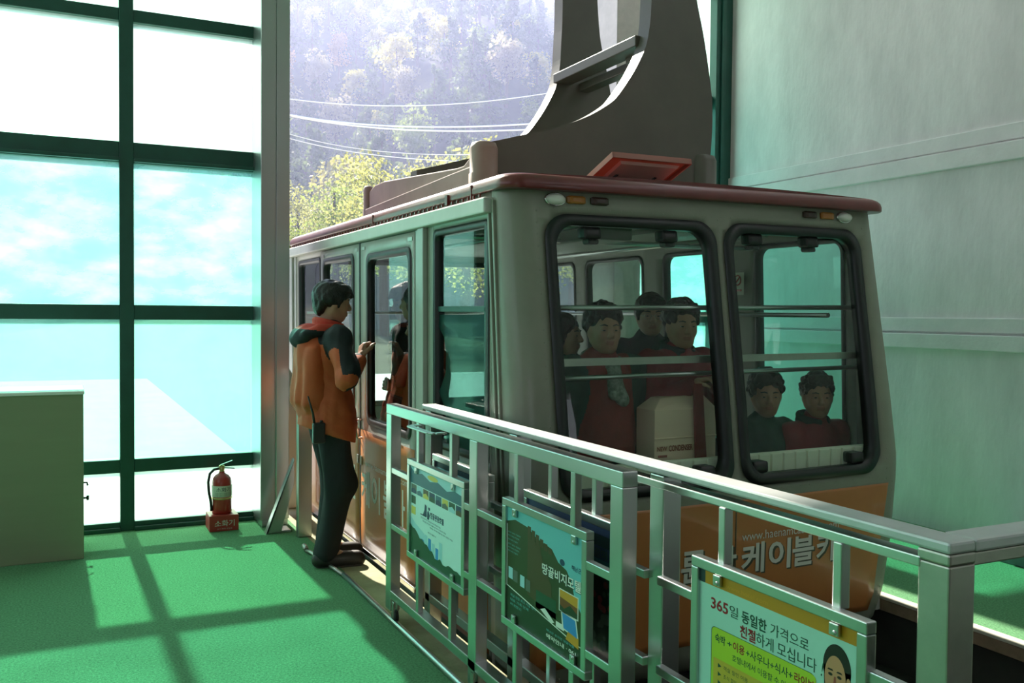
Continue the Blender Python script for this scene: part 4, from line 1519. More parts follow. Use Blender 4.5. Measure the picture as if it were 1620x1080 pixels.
bp = MB()
bp.hexa([(1.255, 6.245, 0.0), (1.395, 6.245, 0.0), (1.395, 6.385, 0.0), (1.255, 6.385, 0.0)], [(1.255, 6.245, 0.015), (1.395, 6.245, 0.015), (1.395, 6.385, 0.015), (1.255, 6.385, 0.015)])
bp.prism([(1.225, 0.0), (1.33, 0.015), (1.415, 0.33), (1.415, 0.50)], 6.235, 6.245, 'y')
bp.hexa([(1.225, 6.235, 0.0), (1.240, 6.235, 0.0), (1.415, 6.235, 0.48), (1.415, 6.235, 0.50)], [(1.225, 6.30, 0.0), (1.240, 6.30, 0.0), (1.415, 6.30, 0.48), (1.415, 6.30, 0.50)])
tag(bp.build('corner_brace', 'steel', bev=0.002), 'slanting folded steel plate at the foot of the tall column by the opening', 'brace')
gp = MB()
gp.hexa([(1.50, 7.0, 0.0), (1.62, 7.0, 0.0), (1.62, 7.05, 0.0), (1.50, 7.05, 0.0)], [(1.50, 7.0, 1.15), (1.60, 7.0, 0.98), (1.60, 7.05, 0.98), (1.50, 7.05, 1.15)])
tag(gp.build('guide_plate', 'white_paint', bev=0.004), 'white painted guide plate outside the opening beside the cabin', 'plate')
st_ = MB().box(5.19, 5.55, 1.2, 3.80, 0.0, 0.13).box(5.17, 5.56, 1.18, 3.82, 0.13, 0.15)
tag(st_.build('low_step', 'low_grey', bev=0.006), 'low blue grey step along the foot of the painted wall beyond the railing', 'step')


# ================================================================== PEOPLE
class SDF:
    """a smooth solid grown from round cones and ellipsoids, meshed as one continuous surface"""

    def __init__(self, lo, hi, res):
        self.lo = np.array(lo, np.float32)
        self.res = res
        self.n = np.ceil((np.array(hi) - self.lo) / res).astype(int) + 1
        self.ax = [self.lo[i] + res * np.arange(self.n[i], dtype=np.float32) for i in range(3)]
        self.D = np.full(self.n, 0.5, np.float32)

    def _sl(self, a, b, m):
        i0 = np.maximum(((np.minimum(a, b) - m - self.lo) / self.res).astype(int), 0)
        i1 = np.minimum(((np.maximum(a, b) + m - self.lo) / self.res).astype(int) + 2, self.n)
        if np.any(i1 <= i0):
            return None
        sl = tuple(slice(i0[k], i1[k]) for k in range(3))
        X = [self.ax[k][sl[k]].reshape([-1 if q == k else 1 for q in range(3)]) for k in range(3)]
        return sl, X

    def _put(self, sl, d, k, op):
        A = self.D[sl]
        if op == 'u':
            h = np.maximum(k - np.abs(A - d), 0) / k
            self.D[sl] = np.minimum(A, d) - h * h * k * 0.25
        elif op == 's':
            d = -d
            h = np.maximum(k - np.abs(A - d), 0) / k
            self.D[sl] = np.maximum(A, d) + h * h * k * 0.25

    def cone(self, a, b, ra, rb, k=0.03, op='u'):
        a, b = np.array(a, np.float32), np.array(b, np.float32)
        r = max(ra, rb)
        q = self._sl(a, b, r + k + 3 * self.res)
        if q is None:
            return self
        sl, X = q
        ab = b - a
        L2 = float(ab @ ab) + 1e-9
        t = np.clip(sum((X[i] - a[i]) * ab[i] for i in range(3)) / L2, 0, 1)
        d = np.sqrt(sum((X[i] - a[i] - t * ab[i]) ** 2 for i in range(3))) - (ra + (rb - ra) * t)
        self._put(sl, d, k, op)
        return self

    def ell(self, c, r, k=0.03, R=None, op='u'):
        c, r = np.array(c, np.float32), np.array(r, np.float32)
        m = float(r.max())
        q = self._sl(c, c, m + k + 3 * self.res)
        if q is None:
            return self
        sl, X = q
        P = [X[i] - c[i] for i in range(3)]
        if R is not None:
            P = [sum(P[j] * float(R[j][i]) for j in range(3)) for i in range(3)]
        k0 = np.sqrt(sum((P[i] / r[i]) ** 2 for i in range(3)))
        k1 = np.sqrt(sum((P[i] / (r[i] * r[i])) ** 2 for i in range(3))) + 1e-6
        self._put(sl, k0 * (k0 - 1.0) / k1, k, op)
        return self

    def noise(self, amp, freq, seed, zs=1.0):
        g = np.random.default_rng(seed)
        N = np.zeros_like(self.D)
        for q in range(5):
            w = g.normal(size=3)
            w = w / np.linalg.norm(w) * freq * g.uniform(0.6, 1.6)
            w[2] *= zs
            ph = g.uniform(0, 6.28)
            N += np.sin(sum(w[i] * self.ax[i].reshape([-1 if z == i else 1 for z in range(3)]) for i in range(3)) + ph).astype(np.float32)
        self.D += amp * N / 2.2
        return self

    def above(self, z, nx=0.0, ny=0.0, x0=0.0):
        """cut away everything above a plane z (tilted by nx, ny)"""
        P = self.ax[2].reshape(1, 1, -1) - z - nx * (self.ax[0].reshape(-1, 1, 1) - x0) - ny * self.ax[1].reshape(1, -1, 1)
        self.D = np.maximum(self.D, P)
        return self

    def below(self, z, nx=0.0, ny=0.0, x0=0.0):
        P = self.ax[2].reshape(1, 1, -1) - z - nx * (self.ax[0].reshape(-1, 1, 1) - x0) - ny * self.ax[1].reshape(1, -1, 1)
        self.D = np.maximum(self.D, -P)
        return self

    def mesh(self):
        D = self.D
        D[0], D[-1], D[:, 0], D[:, -1], D[:, :, 0], D[:, :, -1] = (0.1,) * 6
        S = D < 0
        c = [S[a:S.shape[0] - 1 + a, b:S.shape[1] - 1 + b, d:S.shape[2] - 1 + d] for a in (0, 1) for b in (0, 1) for d in (0, 1)]
        anyS, allS = np.zeros_like(c[0]), np.ones_like(c[0])
        for q in c:
            anyS |= q
            allS &= q
        I = np.argwhere(anyS & ~allS)
        off = np.array([(a, b, d) for a in (0, 1) for b in (0, 1) for d in (0, 1)])
        V = np.stack([D[I[:, 0] + o[0], I[:, 1] + o[1], I[:, 2] + o[2]] for o in off], 1)
        acc = np.zeros((len(I), 3))
        cnt = np.zeros(len(I))
        for i in range(8):
            for j in range(i + 1, 8):
                if np.abs(off[i] - off[j]).sum() == 1:
                    a, b = V[:, i], V[:, j]
                    m = (a < 0) != (b < 0)
                    t = np.where(m, a / np.where(m, a - b, 1), 0)
                    acc += m[:, None] * (off[i] + t[:, None] * (off[j] - off[i]))
                    cnt += m
        P = (I + acc / cnt[:, None]) * self.res + self.lo
        idx = np.full(c[0].shape, -1, np.int32)
        idx[I[:, 0], I[:, 1], I[:, 2]] = np.arange(len(I))
        F = []
        for ax in range(3):
            u, v = (ax + 1) % 3, (ax + 2) % 3
            A = np.take(S, range(0, S.shape[ax] - 1), ax)
            B = np.take(S, range(1, S.shape[ax]), ax)
            E = np.argwhere(A != B)
            ok = (E[:, u] > 0) & (E[:, v] > 0) & (E[:, u] < S.shape[u] - 1) & (E[:, v] < S.shape[v] - 1)
            E = E[ok]
            fl = S[E[:, 0], E[:, 1], E[:, 2]]
            q = []
            for du, dv in ((-1, -1), (0, -1), (0, 0), (-1, 0)):
                G = E.copy()
                G[:, u] += du
                G[:, v] += dv
                q.append(idx[G[:, 0], G[:, 1], G[:, 2]])
            Q = np.stack(q, 1)
            Q[~fl] = Q[~fl][:, ::-1]
            F.append(Q)
        F = np.concatenate(F)
        return P, F[(F >= 0).all(1)]


def sdf_obj(name, sdf, mats, parent, pick=None):
    P, F = sdf.mesh()
    me = bpy.data.meshes.new(name)
    me.vertices.add(len(P))
    me.vertices.foreach_set('co', P.astype(np.float32).ravel())
    me.loops.add(F.size)
    me.loops.foreach_set('vertex_index', F.astype(np.int32).ravel())
    me.polygons.add(len(F))
    me.polygons.foreach_set('loop_start', np.arange(0, F.size, 4, dtype=np.int32))
    me.polygons.foreach_set('loop_total', np.full(len(F), 4, np.int32))
    me.polygons.foreach_set('use_smooth', np.ones(len(F), bool))
    for q in mats:
        me.materials.append(M[q])
    if pick is not None:
        C = P[F].mean(1)
        me.polygons.foreach_set('material_index', pick(C).astype(np.int32))
    me.update(calc_edges=True)
    me.validate()
    o = bpy.data.objects.new(name, me)
    COL.objects.link(o)
    if parent is not None:
        o.parent = parent
    return o


def rot_yp(yaw, pitch, roll=0.0):
    cy, sy, cp, sp = math.cos(yaw), math.sin(yaw), math.cos(pitch), math.sin(pitch)
    Ry = np.array([[cy, -sy, 0], [sy, cy, 0], [0, 0, 1]])
    Rp = np.array([[cp, 0, sp], [0, 1, 0], [-sp, 0, cp]])      # positive pitch looks down
    cr, sr_ = math.cos(roll), math.sin(roll)
    Rr = np.array([[1, 0, 0], [0, cr, -sr_], [0, sr_, cr]])
    return Ry @ Rp @ Rr


def head(S, h, R, age=0.0):
    T = lambda p: h + R @ np.array(p)
    E = lambda p, r, k=0.02, op='u': S.ell(T(p), r, k, R, op)
    C = lambda a, b, ra, rb, k=0.015, op='u': S.cone(T(a), T(b), ra, rb, k, op)
    E((-0.012, 0, 0.033), (0.094, 0.075, 0.082), 0.03)
    E((0.018, 0, -0.020), (0.071, 0.064, 0.086), 0.03)
    E((0.046, 0, -0.080), (0.034, 0.036, 0.031), 0.03)
    for s in (-1, 1):
        C((-0.005, s * 0.050, -0.045), (0.042, s * 0.024, -0.086), 0.026, 0.022, 0.02)
        E((0.057, s * 0.036, -0.024), (0.027, 0.024, 0.027 + 0.004 * age), 0.02)
        E((0.093, s * 0.031, 0.003), (0.015, 0.019, 0.012), 0.012, 's')
        E((0.076, s * 0.031, 0.002), (0.013, 0.018, 0.011), 0.006)
        E((0.098, s * 0.0115, -0.0315), (0.011, 0.009, 0.008), 0.006)
        E((-0.006, s * 0.077, -0.006), (0.021, 0.010, 0.033), 0.008)
    C((0.076, -0.030, 0.023), (0.076, 0.030, 0.023), 0.014, 0.014, 0.015)
    C((0.086, 0, 0.016), (0.106, 0, -0.024), 0.009, 0.0135, 0.010)
    E((0.084, 0, -0.054), (0.013, 0.025, 0.0065), 0.008)
    E((0.083, 0, -0.066), (0.012, 0.021, 0.0075), 0.008)
    C((0.10, -0.022, -0.0600), (0.10, 0.022, -0.0600), 0.0035, 0.0035, 0.004, 's')


def hand(S, w, d, n, curl=(0.5, 0.6, 0.5), side=1, sc=1.0, spread=0.08):
    """palm and five bent fingers; w wrist, d pointing direction, n palm-facing direction, side: thumb towards +/- (d x n)"""
    w, d, n = np.array(w, float), np.array(d, float), np.array(n, float)
    d /= np.linalg.norm(d)
    n -= d * (n @ d)
    n /= np.linalg.norm(n)
    t = np.cross(d, n) * side
    L = [0.066, 0.074, 0.069, 0.054]
    for i in range(4):
        o = (1.5 - i) * 0.0195 * sc
        k0 = w + d * (0.088 - 0.004 * abs(i - 1)) * sc + t * o
        S.cone(w + t * o * 0.55 + d * 0.01, k0, 0.0155 * sc, 0.0125 * sc, 0.012)
        dirv = d + t * spread * (1.5 - i) * 0.6
        dirv /= np.linalg.norm(dirv)
        p = k0
        a = 0.0
        for j in range(3):
            a += curl[j] * (1 + 0.08 * i)
            q = p + (dirv * math.cos(a) + n * math.sin(a)) * L[i] * sc * (0.46, 0.31, 0.23)[j]
            S.cone(p, q, (0.0098, 0.0090, 0.0082)[j] * sc, (0.0090, 0.0082, 0.0074)[j] * sc, 0.004)
            p = q
    b = w + d * 0.025 * sc + t * 0.028 * sc
    m1 = b + (d * 0.65 + t * 0.62 + n * 0.35) * 0.040 * sc
    m2 = m1 + (d * 0.85 + t * 0.12 + n * 0.45) * 0.034 * sc
    m3 = m2 + (d * 0.75 - t * 0.15 + n * 0.60) * 0.026 * sc
    S.cone(w + d * 0.02 + t * 0.01, b, 0.017 * sc, 0.016 * sc, 0.012)
    S.cone(b, m1, 0.0145 * sc, 0.0115 * sc, 0.008).cone(m1, m2, 0.011 * sc, 0.0098 * sc, 0.004).cone(m2, m3, 0.0096 * sc, 0.008 * sc, 0.004)


def hair_of(style, h, R, seed):
    T = lambda p: h + R @ np.array(p)
    S = SDF(h - 0.23, h + 0.25, 0.0055)
    g = random.Random(seed)
    if style == 'short':
        S.ell(T((-0.020, 0, 0.047)), (0.108, 0.090, 0.092), 0.02, R)
        S.ell(T((0.055, 0, 0.082)), (0.052, 0.070, 0.036), 0.03, R)
        S.ell(T((-0.075, 0, -0.015)), (0.042, 0.066, 0.070), 0.03, R)
        for s in (-1, 1):
            S.ell(T((-0.020, s * 0.076, 0.022)), (0.058, 0.020, 0.045), 0.02, R)
            S.cone(T((0.022, s * 0.074, 0.035)), T((0.020, s * 0.074, -0.022)), 0.015, 0.006, 0.01)
        for k in range(26):
            a, q = g.uniform(-1.3, 1.3), g.uniform(0.2, 1.0)
            p = (0.075 * q + 0.02, 0.068 * math.sin(a), 0.075 + 0.025 * (1 - q))
            S.cone(T(p), T((p[0] + 0.022, p[1] * 1.1, p[2] - 0.035)), 0.012, 0.004, 0.008)
        S.ell(T((0.128, 0, -0.055)), (0.078, 0.085, 0.094), 0.012, R, 's')
    elif style in ('perm', 'crop'):
        c = 1.0 if style == 'perm' else 0.35
        S.ell(T((-0.024, 0, 0.044)), (0.102, 0.086, 0.092), 0.02, R)
        S.ell(T((-0.066, 0, -0.015)), (0.045, 0.068, 0.070), 0.03, R)
        for k in range(170):
            a, b = g.uniform(-PI, PI), math.asin(g.uniform(-0.5, 1.0))
            p = (-0.022 + 0.104 * math.cos(b) * math.cos(a), 0.086 * math.cos(b) * math.sin(a), 0.047 + 0.092 * math.sin(b))
            if p[0] > 0.045 and p[2] < 0.090:
                continue
            if p[0] > 0.0 and p[2] < 0.02:
                continue
            r = g.uniform(0.010, 0.020) * (0.6 + 0.5 * c)
            S.ell(T(p), (r, r, r), 0.008)
        for k in range(9):
            y = -0.055 + 0.11 * k / 8
            S.cone(T((0.052, y, 0.112)), T((0.075 - 4 * y * y, y * 1.15, 0.078 + g.uniform(-0.006, 0.008))), 0.014, 0.008, 0.01)
        S.ell(T((0.120, 0, -0.034)), (0.074, 0.071, 0.110), 0.010, R, 's')
    elif style == 'bob':
        S.ell(T((-0.022, 0, 0.042)), (0.106, 0.090, 0.096), 0.02, R)
        S.ell(T((-0.060, 0, -0.035)), (0.055, 0.084, 0.080), 0.03, R)
        for s in (-1, 1):
            S.ell(T((-0.012, s * 0.074, -0.02)), (0.046, 0.022, 0.066), 0.02, R)
        S.ell(T((0.125, 0, -0.040)), (0.080, 0.066, 0.108), 0.012, R, 's')
    S.noise(0.0022, 150, seed)
    return S


def label_in_cabin(l):
    return 'standing outside' not in l


def person(label, loc, rz, J, hair='short', outfit='coat_dark', legs='trousers', res=0.0075, group=None, parts=True, hands=None, pick=None,
           hem=None, wide=1.0, collar=None, scarf=None, age=0.5, shoes=True, yaw=0.0, pitch=0.0, roll=0.0, mats=None, seed=1):
    root = thing('person', label, 'person', loc, rz, group)
    A = {k: np.array(v, float) for k, v in J.items()}
    h, R = A['head'], rot_yp(yaw, pitch, roll)
    allp = np.array(list(A.values()))
    lo, hi = allp.min(0) - 0.22, allp.max(0) + 0.22
    lo[2] = -0.02
    # ---- the body, one surface
    S = SDF(lo, hi, res)
    ch, pv, nk = A['chest'], A['pelvis'], A['neck']
    S.ell(pv, (0.115, 0.150 * wide, 0.12), 0.05)
    S.ell((pv + ch) / 2, (0.105 * wide, 0.130 * wide, 0.15), 0.05)
    S.ell(ch, (0.115, 0.155, 0.16), 0.05)
    S.cone(A['sR'], A['sL'], 0.055, 0.055, 0.05)
    S.cone(nk - np.array([0, 0, 0.06]), h + R @ np.array((-0.022, 0, -0.05)), 0.058, 0.050, 0.03)
    for s in 'RL':
        S.cone(A['s' + s], A['e' + s], 0.050, 0.040, 0.03).cone(A['e' + s], A['w' + s], 0.040, 0.028, 0.02)
        S.cone(A['h' + s], A['k' + s], 0.080, 0.056, 0.04).cone(A['k' + s], A['a' + s], 0.054, 0.038, 0.03)
        S.cone(A['a' + s], A['t' + s], 0.040, 0.032, 0.02)
        hd = (hands or {}).get(s)
        if hd is None:
            dd = A['w' + s] - A['e' + s]
            hd = dict(d=dd, n=(0, 1 if s == 'R' else -1, 0), side=(-1 if s == 'R' else 1))
            hd = dict(d=dd, n=np.array((0.0, 1.0 if s == 'R' else -1.0, 0.0)), side=1 if s == 'R' else -1)
        hand(S, A['w' + s], hd['d'], hd['n'], hd.get('curl', (0.35, 0.45, 0.35)), hd['side'], hd.get('sc', 1.0))
    head(S, h, R, age)
    def skin_pick(C):
        q = (C - h) @ R
        return ((q[:, 0] > 0.074) & (q[:, 0] > 0.081) & (np.abs(q[:, 1]) < 0.021) & (q[:, 2] > -0.071) & (q[:, 2] < -0.050)).astype(int)
    sdf_obj('body', S, ['skin', 'lips'], root, skin_pick)
    # ---- eyes, brows
    T = lambda p: tuple(h + R @ np.array(p))
    for s in (-1, 1):
        e = SDF(np.array(T((0.083, s * 0.031, 0.002))) - 0.025, np.array(T((0.083, s * 0.031, 0.002))) + 0.025, 0.0022)
        e.ell(T((0.0835, s * 0.031, 0.0015)), (0.0075, 0.0125, 0.0038), 0.002, R)
        e.ell(T((0.0880, s * 0.031, 0.0015)), (0.0042, 0.0062, 0.0040), 0.001, R)
        c = np.array(T((0.0880, s * 0.031, 0.0015)))
        sdf_obj('eye', e, ['eye_white', 'eye'], root, lambda C, c=c: (np.linalg.norm(C - c, axis=1) < 0.0072).astype(int))
    b = MB()
    for s in (-1, 1):
        b.tube([T((0.091, s * 0.014, 0.025)), T((0.090, s * 0.030, 0.030)), T((0.079, s * 0.050, 0.026))], 0.004, 6, radii=[0.0035, 0.0042, 0.002])
    b.build('eyebrows', 'hair', root, local=True)
    sdf_obj('hair', hair_of(hair, h, R, seed), ['hair'], root)
    # ---- clothing
    S = SDF(lo, hi, res)
    g_ = 0.022
    S.ell(pv + (0, 0, 0.02), (0.130 + g_, 0.165 * wide + g_, 0.17), 0.06)
    S.ell((pv + ch) / 2, (0.118 * wide + g_, 0.145 * wide + g_, 0.19), 0.06)
    S.ell(ch, (0.122 + g_, 0.160 + g_, 0.17), 0.06)
    if isinstance(hem, tuple):
        S.ell(pv - (0, 0, 0.10), (0.152 + g_, 0.190 + g_, 0.24), 0.05)
    S.cone(A['sR'], A['sL'], 0.070, 0.070, 0.06)
    S.cone(nk - np.array([0.0, 0, 0.05]), nk + np.array([0.0, 0, 0.005]), 0.085, 0.070, 0.05)
    for s in 'RL':
        wv = A['e' + s] + (A['w' + s] - A['e' + s]) * 0.93
        S.cone(A['s' + s], A['e' + s], 0.074, 0.062, 0.04).cone(A['e' + s], wv, 0.062, 0.046, 0.03)
    S.noise(0.0050, 38, seed + 5, 0.6)
    S.noise(0.0024, 85, seed + 6, 0.7)
    hz_ = hem if hem is not None else pv[2] - 0.06
    if isinstance(hz_, tuple):
        cut = SDF.below
        P = S.ax[2].reshape(1, 1, -1) - hz_[0] - hz_[1] * S.ax[0].reshape(-1, 1, 1)
        # only the trunk is cut by the hem, not the arms
        S.D = np.where((P < 0), np.maximum(S.D, -P), S.D)
    else:
        P = S.ax[2].reshape(1, 1, -1) - hz_
        S.D = np.maximum(S.D, -P + 0 * S.D)
    jacket = sdf_obj('jacket', S, mats or [outfit], root, pick)
    S = SDF((lo[0], lo[1], 0.0), (hi[0], hi[1], pv[2] + 0.12), res)
    S.ell(pv, (0.128, 0.162 * wide, 0.12), 0.05)
    for s in 'RL':
        S.cone(A['h' + s], A['k' + s], 0.100, 0.086, 0.05).cone(A['k' + s], A['a' + s], 0.086, 0.070, 0.04)
    S.noise(0.0065, 34, seed + 8, 0.8)
    S.above(pv[2] + 0.05)
    S.below(min(A['aR'][2], A['aL'][2]) - 0.045)
    sdf_obj('trousers', S, [legs], root)
    if shoes:
        for s in 'RL':
            a, t = A['a' + s], A['t' + s]
            q = SDF(np.minimum(a, t) - 0.10, np.maximum(a, t) + 0.12, 0.006)
            f = (t - a) * np.array([1, 1, 0])
            f = f / np.linalg.norm(f)
            z0 = t[2] - 0.035
            q.cone(np.array([a[0], a[1], z0 + 0.045]) - f * 0.035, np.array([t[0], t[1], z0 + 0.038]) + f * 0.03, 0.046, 0.040, 0.03)
            q.cone(a, np.array([a[0], a[1], z0 + 0.05]), 0.048, 0.046, 0.03)
            q.cone(np.array([a[0], a[1], z0 + 0.03]) + f * 0.05, np.array([t[0], t[1], z0 + 0.03]) + f * 0.04, 0.047, 0.045, 0.03)
            q.below(z0 - 0.012)
            q.above(a[2] + 0.03)
            sdf_obj('shoe', q, ['shoe', 'sole'], root, lambda C, z0=z0: (C[:, 2] < z0 + 0.010).astype(int))
    if collar:
        S = SDF(nk - 0.22, nk + 0.2, 0.006)
        n = 22
        for k in range(n):
            a0, a1 = 2 * PI * k / n, 2 * PI * (k + 1) / n
            p = lambda a, zz, rr: nk + np.array([rr * math.cos(a) * 1.0 - 0.004, rr * math.sin(a), zz - 0.020 * math.cos(a)])
            if abs(k - 0.5) < 1.2 or k >= n - 1:
                continue
            for zz, rr in ((-0.03, 0.084), (0.0, 0.080), (0.028, 0.078)):
                S.cone(p(a0, zz, rr), p(a1, zz, rr), 0.016, 0.016, 0.010)
        sdf_obj('collar', S, [collar], root)
    if scarf:
        S = SDF(nk - 0.30, nk + 0.2, 0.007)
        n = 16
        for k in range(n):
            a0, a1 = 2 * PI * k / n, 2 * PI * (k + 1) / n
            p = lambda a: nk + np.array([0.088 * math.cos(a), 0.082 * math.sin(a), -0.012 - 0.03 * math.cos(a)])
            S.cone(p(a0), p(a1), 0.024, 0.024, 0.014)
        S.cone(nk + (0.115, 0.012, -0.05), nk + (0.165, 0.02, -0.20), 0.026, 0.032, 0.02)
        S.cone(nk + (0.115, -0.012, -0.05), nk + (0.163, -0.03, -0.17), 0.024, 0.028, 0.02)
        S.noise(0.004, 70, seed)
        sdf_obj('scarf', S, [scarf], root)
    if label_in_cabin(label):
        nearer(root)
    return root, A, R


# ---- the attendant at the cabin door (faces +x)
OX, OY = 1.42, 5.40
Lc = lambda x, y, z: (x - OX, y - OY, z)
JS = dict(pelvis=(0.0, 0, 0.92), chest=(-0.015, 0, 1.235), neck=(0.010, 0, 1.405), head=(0.032, 0.0, 1.553),
          sR=(0.015, -0.185, 1.345), eR=Lc(1.440, 5.06, 1.120), wR=Lc(1.568, 5.215, 1.228),
          sL=(0.015, 0.185, 1.345), eL=(0.02, 0.25, 1.06), wL=(0.10, 0.24, 0.83),
          hR=(0.0, -0.085, 0.88), kR=(0.055, -0.095, 0.48), aR=(-0.035, -0.105, 0.085), tR=(0.115, -0.115, 0.035),
          hL=(0.0, 0.085, 0.88), kL=(0.075, 0.085, 0.48), aL=(0.020, 0.08, 0.085), tL=(0.165, 0.085, 0.035))


def staff_pick(C):
    """jacket panels: dark yoke and upper sleeves, orange elsewhere"""
    r = np.zeros(len(C), int)
    sR, eR = np.array(JS['sR']), np.array(JS['eR'])
    sL, eL = np.array(JS['sL']), np.array(JS['eL'])
    yoke = C[:, 2] > 1.285 + 0.10 * np.clip(-C[:, 0], -0.1, 0.3) / 0.3
    for s, e in ((sR, eR), (sL, eL)):
        ab = e - s
        t = ((C - s) @ ab) / (ab @ ab)
        d = np.linalg.norm(C - s - np.clip(t, 0, 1.0)[:, None] * ab, axis=1)
        sg = np.sign(s[1])
        out = (C[:, 1] * sg > 0.150) | (t > 0.5)
        sl_ = (d < 0.092) & (t < 1.02) & out
        # an orange stripe along the rear of the sleeve
        stripe = sl_ & ((C[:, 0] - s[0] - np.clip(t, 0, 1) * ab[0]) < -0.035) & (t > 0.35)
        r[sl_ & ~stripe] = 1
    r[yoke] = 1
    wR = np.array(JS['wR'])
    ab = wR - eR
    t = ((C - eR) @ ab) / (ab @ ab)
    d = C - eR - t[:, None] * ab
    under = (t > -0.25) & (t < 0.55) & (np.linalg.norm(d, axis=1) < 0.09) & (d[:, 2] < -0.020) & (C[:, 1] < -0.02)
    r[under] = 1
    return r


dS = np.array((0.030, 0.032, 0.095))
staff, A_, R_ = person('man in orange and black jacket standing outside the cabin door with one hand raised', (OX, OY, 0.0), 0.0, JS,
                       'short', res=0.0062, hands={'R': dict(d=dS, n=(1.0, 0.1, -0.35), side=-1, curl=(0.95, 1.15, 0.7)), 'L': dict(d=(0.15, 0, -1), n=(0, -1, 0), side=-1)},
                       mats=['jacket_orange', 'jacket_black'], pick=staff_pick, hem=(0.775, -0.36), collar='collar_red', yaw=-0.04, pitch=0.10, age=0.0, seed=3)
S = SDF((-0.32, -0.24, 1.20), (0.12, 0.24, 1.50), 0.006)
S.ell((-0.125, 0, 1.375), (0.085, 0.135, 0.050), 0.03, rot_yp(0, -0.25)).ell((-0.16, 0, 1.335), (0.060, 0.105, 0.045), 0.03)
for s in (-1, 1):
    S.cone((-0.08, s * 0.11, 1.395), (0.015, s * 0.105, 1.405), 0.036, 0.022, 0.03)
S.noise(0.004, 60, 4)
sdf_obj('hood', S, ['jacket_black', 'collar_red'], staff, lambda C: (C[:, 2] > 1.392 - 0.10 * (C[:, 0] + 0.1)).astype(int))
# loose back of the jacket
S = SDF((-0.30, -0.24, 0.78), (0.06, 0.24, 1.40), 0.0062)
S.ell((-0.095, 0, 1.20), (0.095, 0.165, 0.20), 0.05).ell((-0.085, 0, 1.02), (0.105, 0.170, 0.17), 0.05)
S.cone((-0.155, -0.06, 1.33), (-0.165, -0.05, 0.98), 0.030, 0.038, 0.03).cone((-0.15, 0.06, 1.33), (-0.16, 0.07, 0.97), 0.030, 0.04, 0.03)
S.cone((-0.12, -0.14, 1.28), (-0.145, -0.13, 0.97), 0.028, 0.040, 0.03)
S.noise(0.0055, 52, 9, 0.22)
S.ell((-0.075, 0, 0.90), (0.085, 0.160, 0.14), 0.05)
S.below(0.80, -0.30)
sdf_obj('jacket_back', S, ['jacket_orange'], staff)
rd = thing('walkie_talkie', 'black walkie-talkie with long aerial clipped at the standing man\'s hip', 'radio', (OX - 0.10, OY - 0.185, 0.80))
MB().box(OX - 0.135, OX - 0.065, OY - 0.215, OY - 0.175, 0.745, 0.865).build('case', 'black', rd, bev=0.008)
MB().tube([(OX - 0.125, OY - 0.195, 0.86), (OX - 0.135, OY - 0.20, 0.92), (OX - 0.165, OY - 0.205, 1.02)], 0.006, 8, radii=[0.008, 0.0065, 0.004]).build('aerial', 'black', rd)
MB().lathe([(0, 0), (0.009, 0), (0.009, 0.012), (0, 0.012)], (OX - 0.085, OY - 0.195, 0.864), 12).build('knob', 'black', rd)

# ---- passengers (face the front window, -y); local z is measured from the cabin floor
FZ = -0.058


def stand(hx, hz, lean=0.0):
    """joints of a standing adult whose head centre is at height hz, head shifted by hx forwards"""
    k = hz / 1.50
    return dict(pelvis=(0, 0, 0.90 * k), chest=(0.0 + lean * 0.5, 0, 1.20 * k), neck=(0.005 + lean * 0.8, 0, 1.36 * k), head=(0.03 + hx + lean, 0, hz),
                sR=(lean * 0.7, -0.175, 1.30 * k), eR=(0.0 + lean * 0.4, -0.225, 1.03 * k), wR=(0.08 + lean * 0.4, -0.215, 0.80 * k),
                sL=(lean * 0.7, 0.175, 1.30 * k), eL=(0.0 + lean * 0.4, 0.225, 1.03 * k), wL=(0.08 + lean * 0.4, 0.215, 0.80 * k),
                hR=(0, -0.08, 0.86 * k), kR=(0.01, -0.085, 0.47 * k), aR=(-0.01, -0.09, 0.085), tR=(0.12, -0.10, 0.035),
                hL=(0, 0.08, 0.86 * k), kL=(0.01, 0.085, 0.47 * k), aL=(-0.01, 0.09, 0.085), tL=(0.12, 0.10, 0.035))


def seated(hz, fwd=0.26):
    b = hz - 0.64
    return dict(pelvis=(-0.02, 0, b + 0.02), chest=(0.0, 0, b + 0.33), neck=(0.01, 0, b + 0.49), head=(0.04, 0, hz),
                sR=(0.0, -0.175, b + 0.42), eR=(0.06, -0.215, b + 0.16), wR=(0.20, -0.12, b + 0.10),
                sL=(0.0, 0.175, b + 0.42), eL=(0.06, 0.215, b + 0.16), wL=(0.20, 0.12, b + 0.10),
                hR=(0.02, -0.08, b), kR=(fwd, -0.11, b + 0.02), aR=(fwd - 0.06, -0.11, 0.09), tR=(fwd, -0.115, 0.035),
                hL=(0.02, 0.08, b), kL=(fwd, 0.11, b + 0.02), aL=(fwd - 0.06, 0.11, 0.09), tL=(fwd, 0.115, 0.035))


FACE = -PI / 2
# woman at the corner of the wide front window
person('woman in red jacket with grey neck scarf standing behind the front window, looking out sideways', (2.455, 3.985, FZ), FACE, stand(0, 1.475),
       'perm', 'coat_red', scarf='scarf', mats=['coat_red', 'coat_green'], pick=lambda C: (np.abs(C[:, 1]) > 0.155 + 0.03 * np.sin(C[:, 2] * 9)).astype(int), yaw=-0.22, pitch=-0.03, seed=11, wide=1.1)
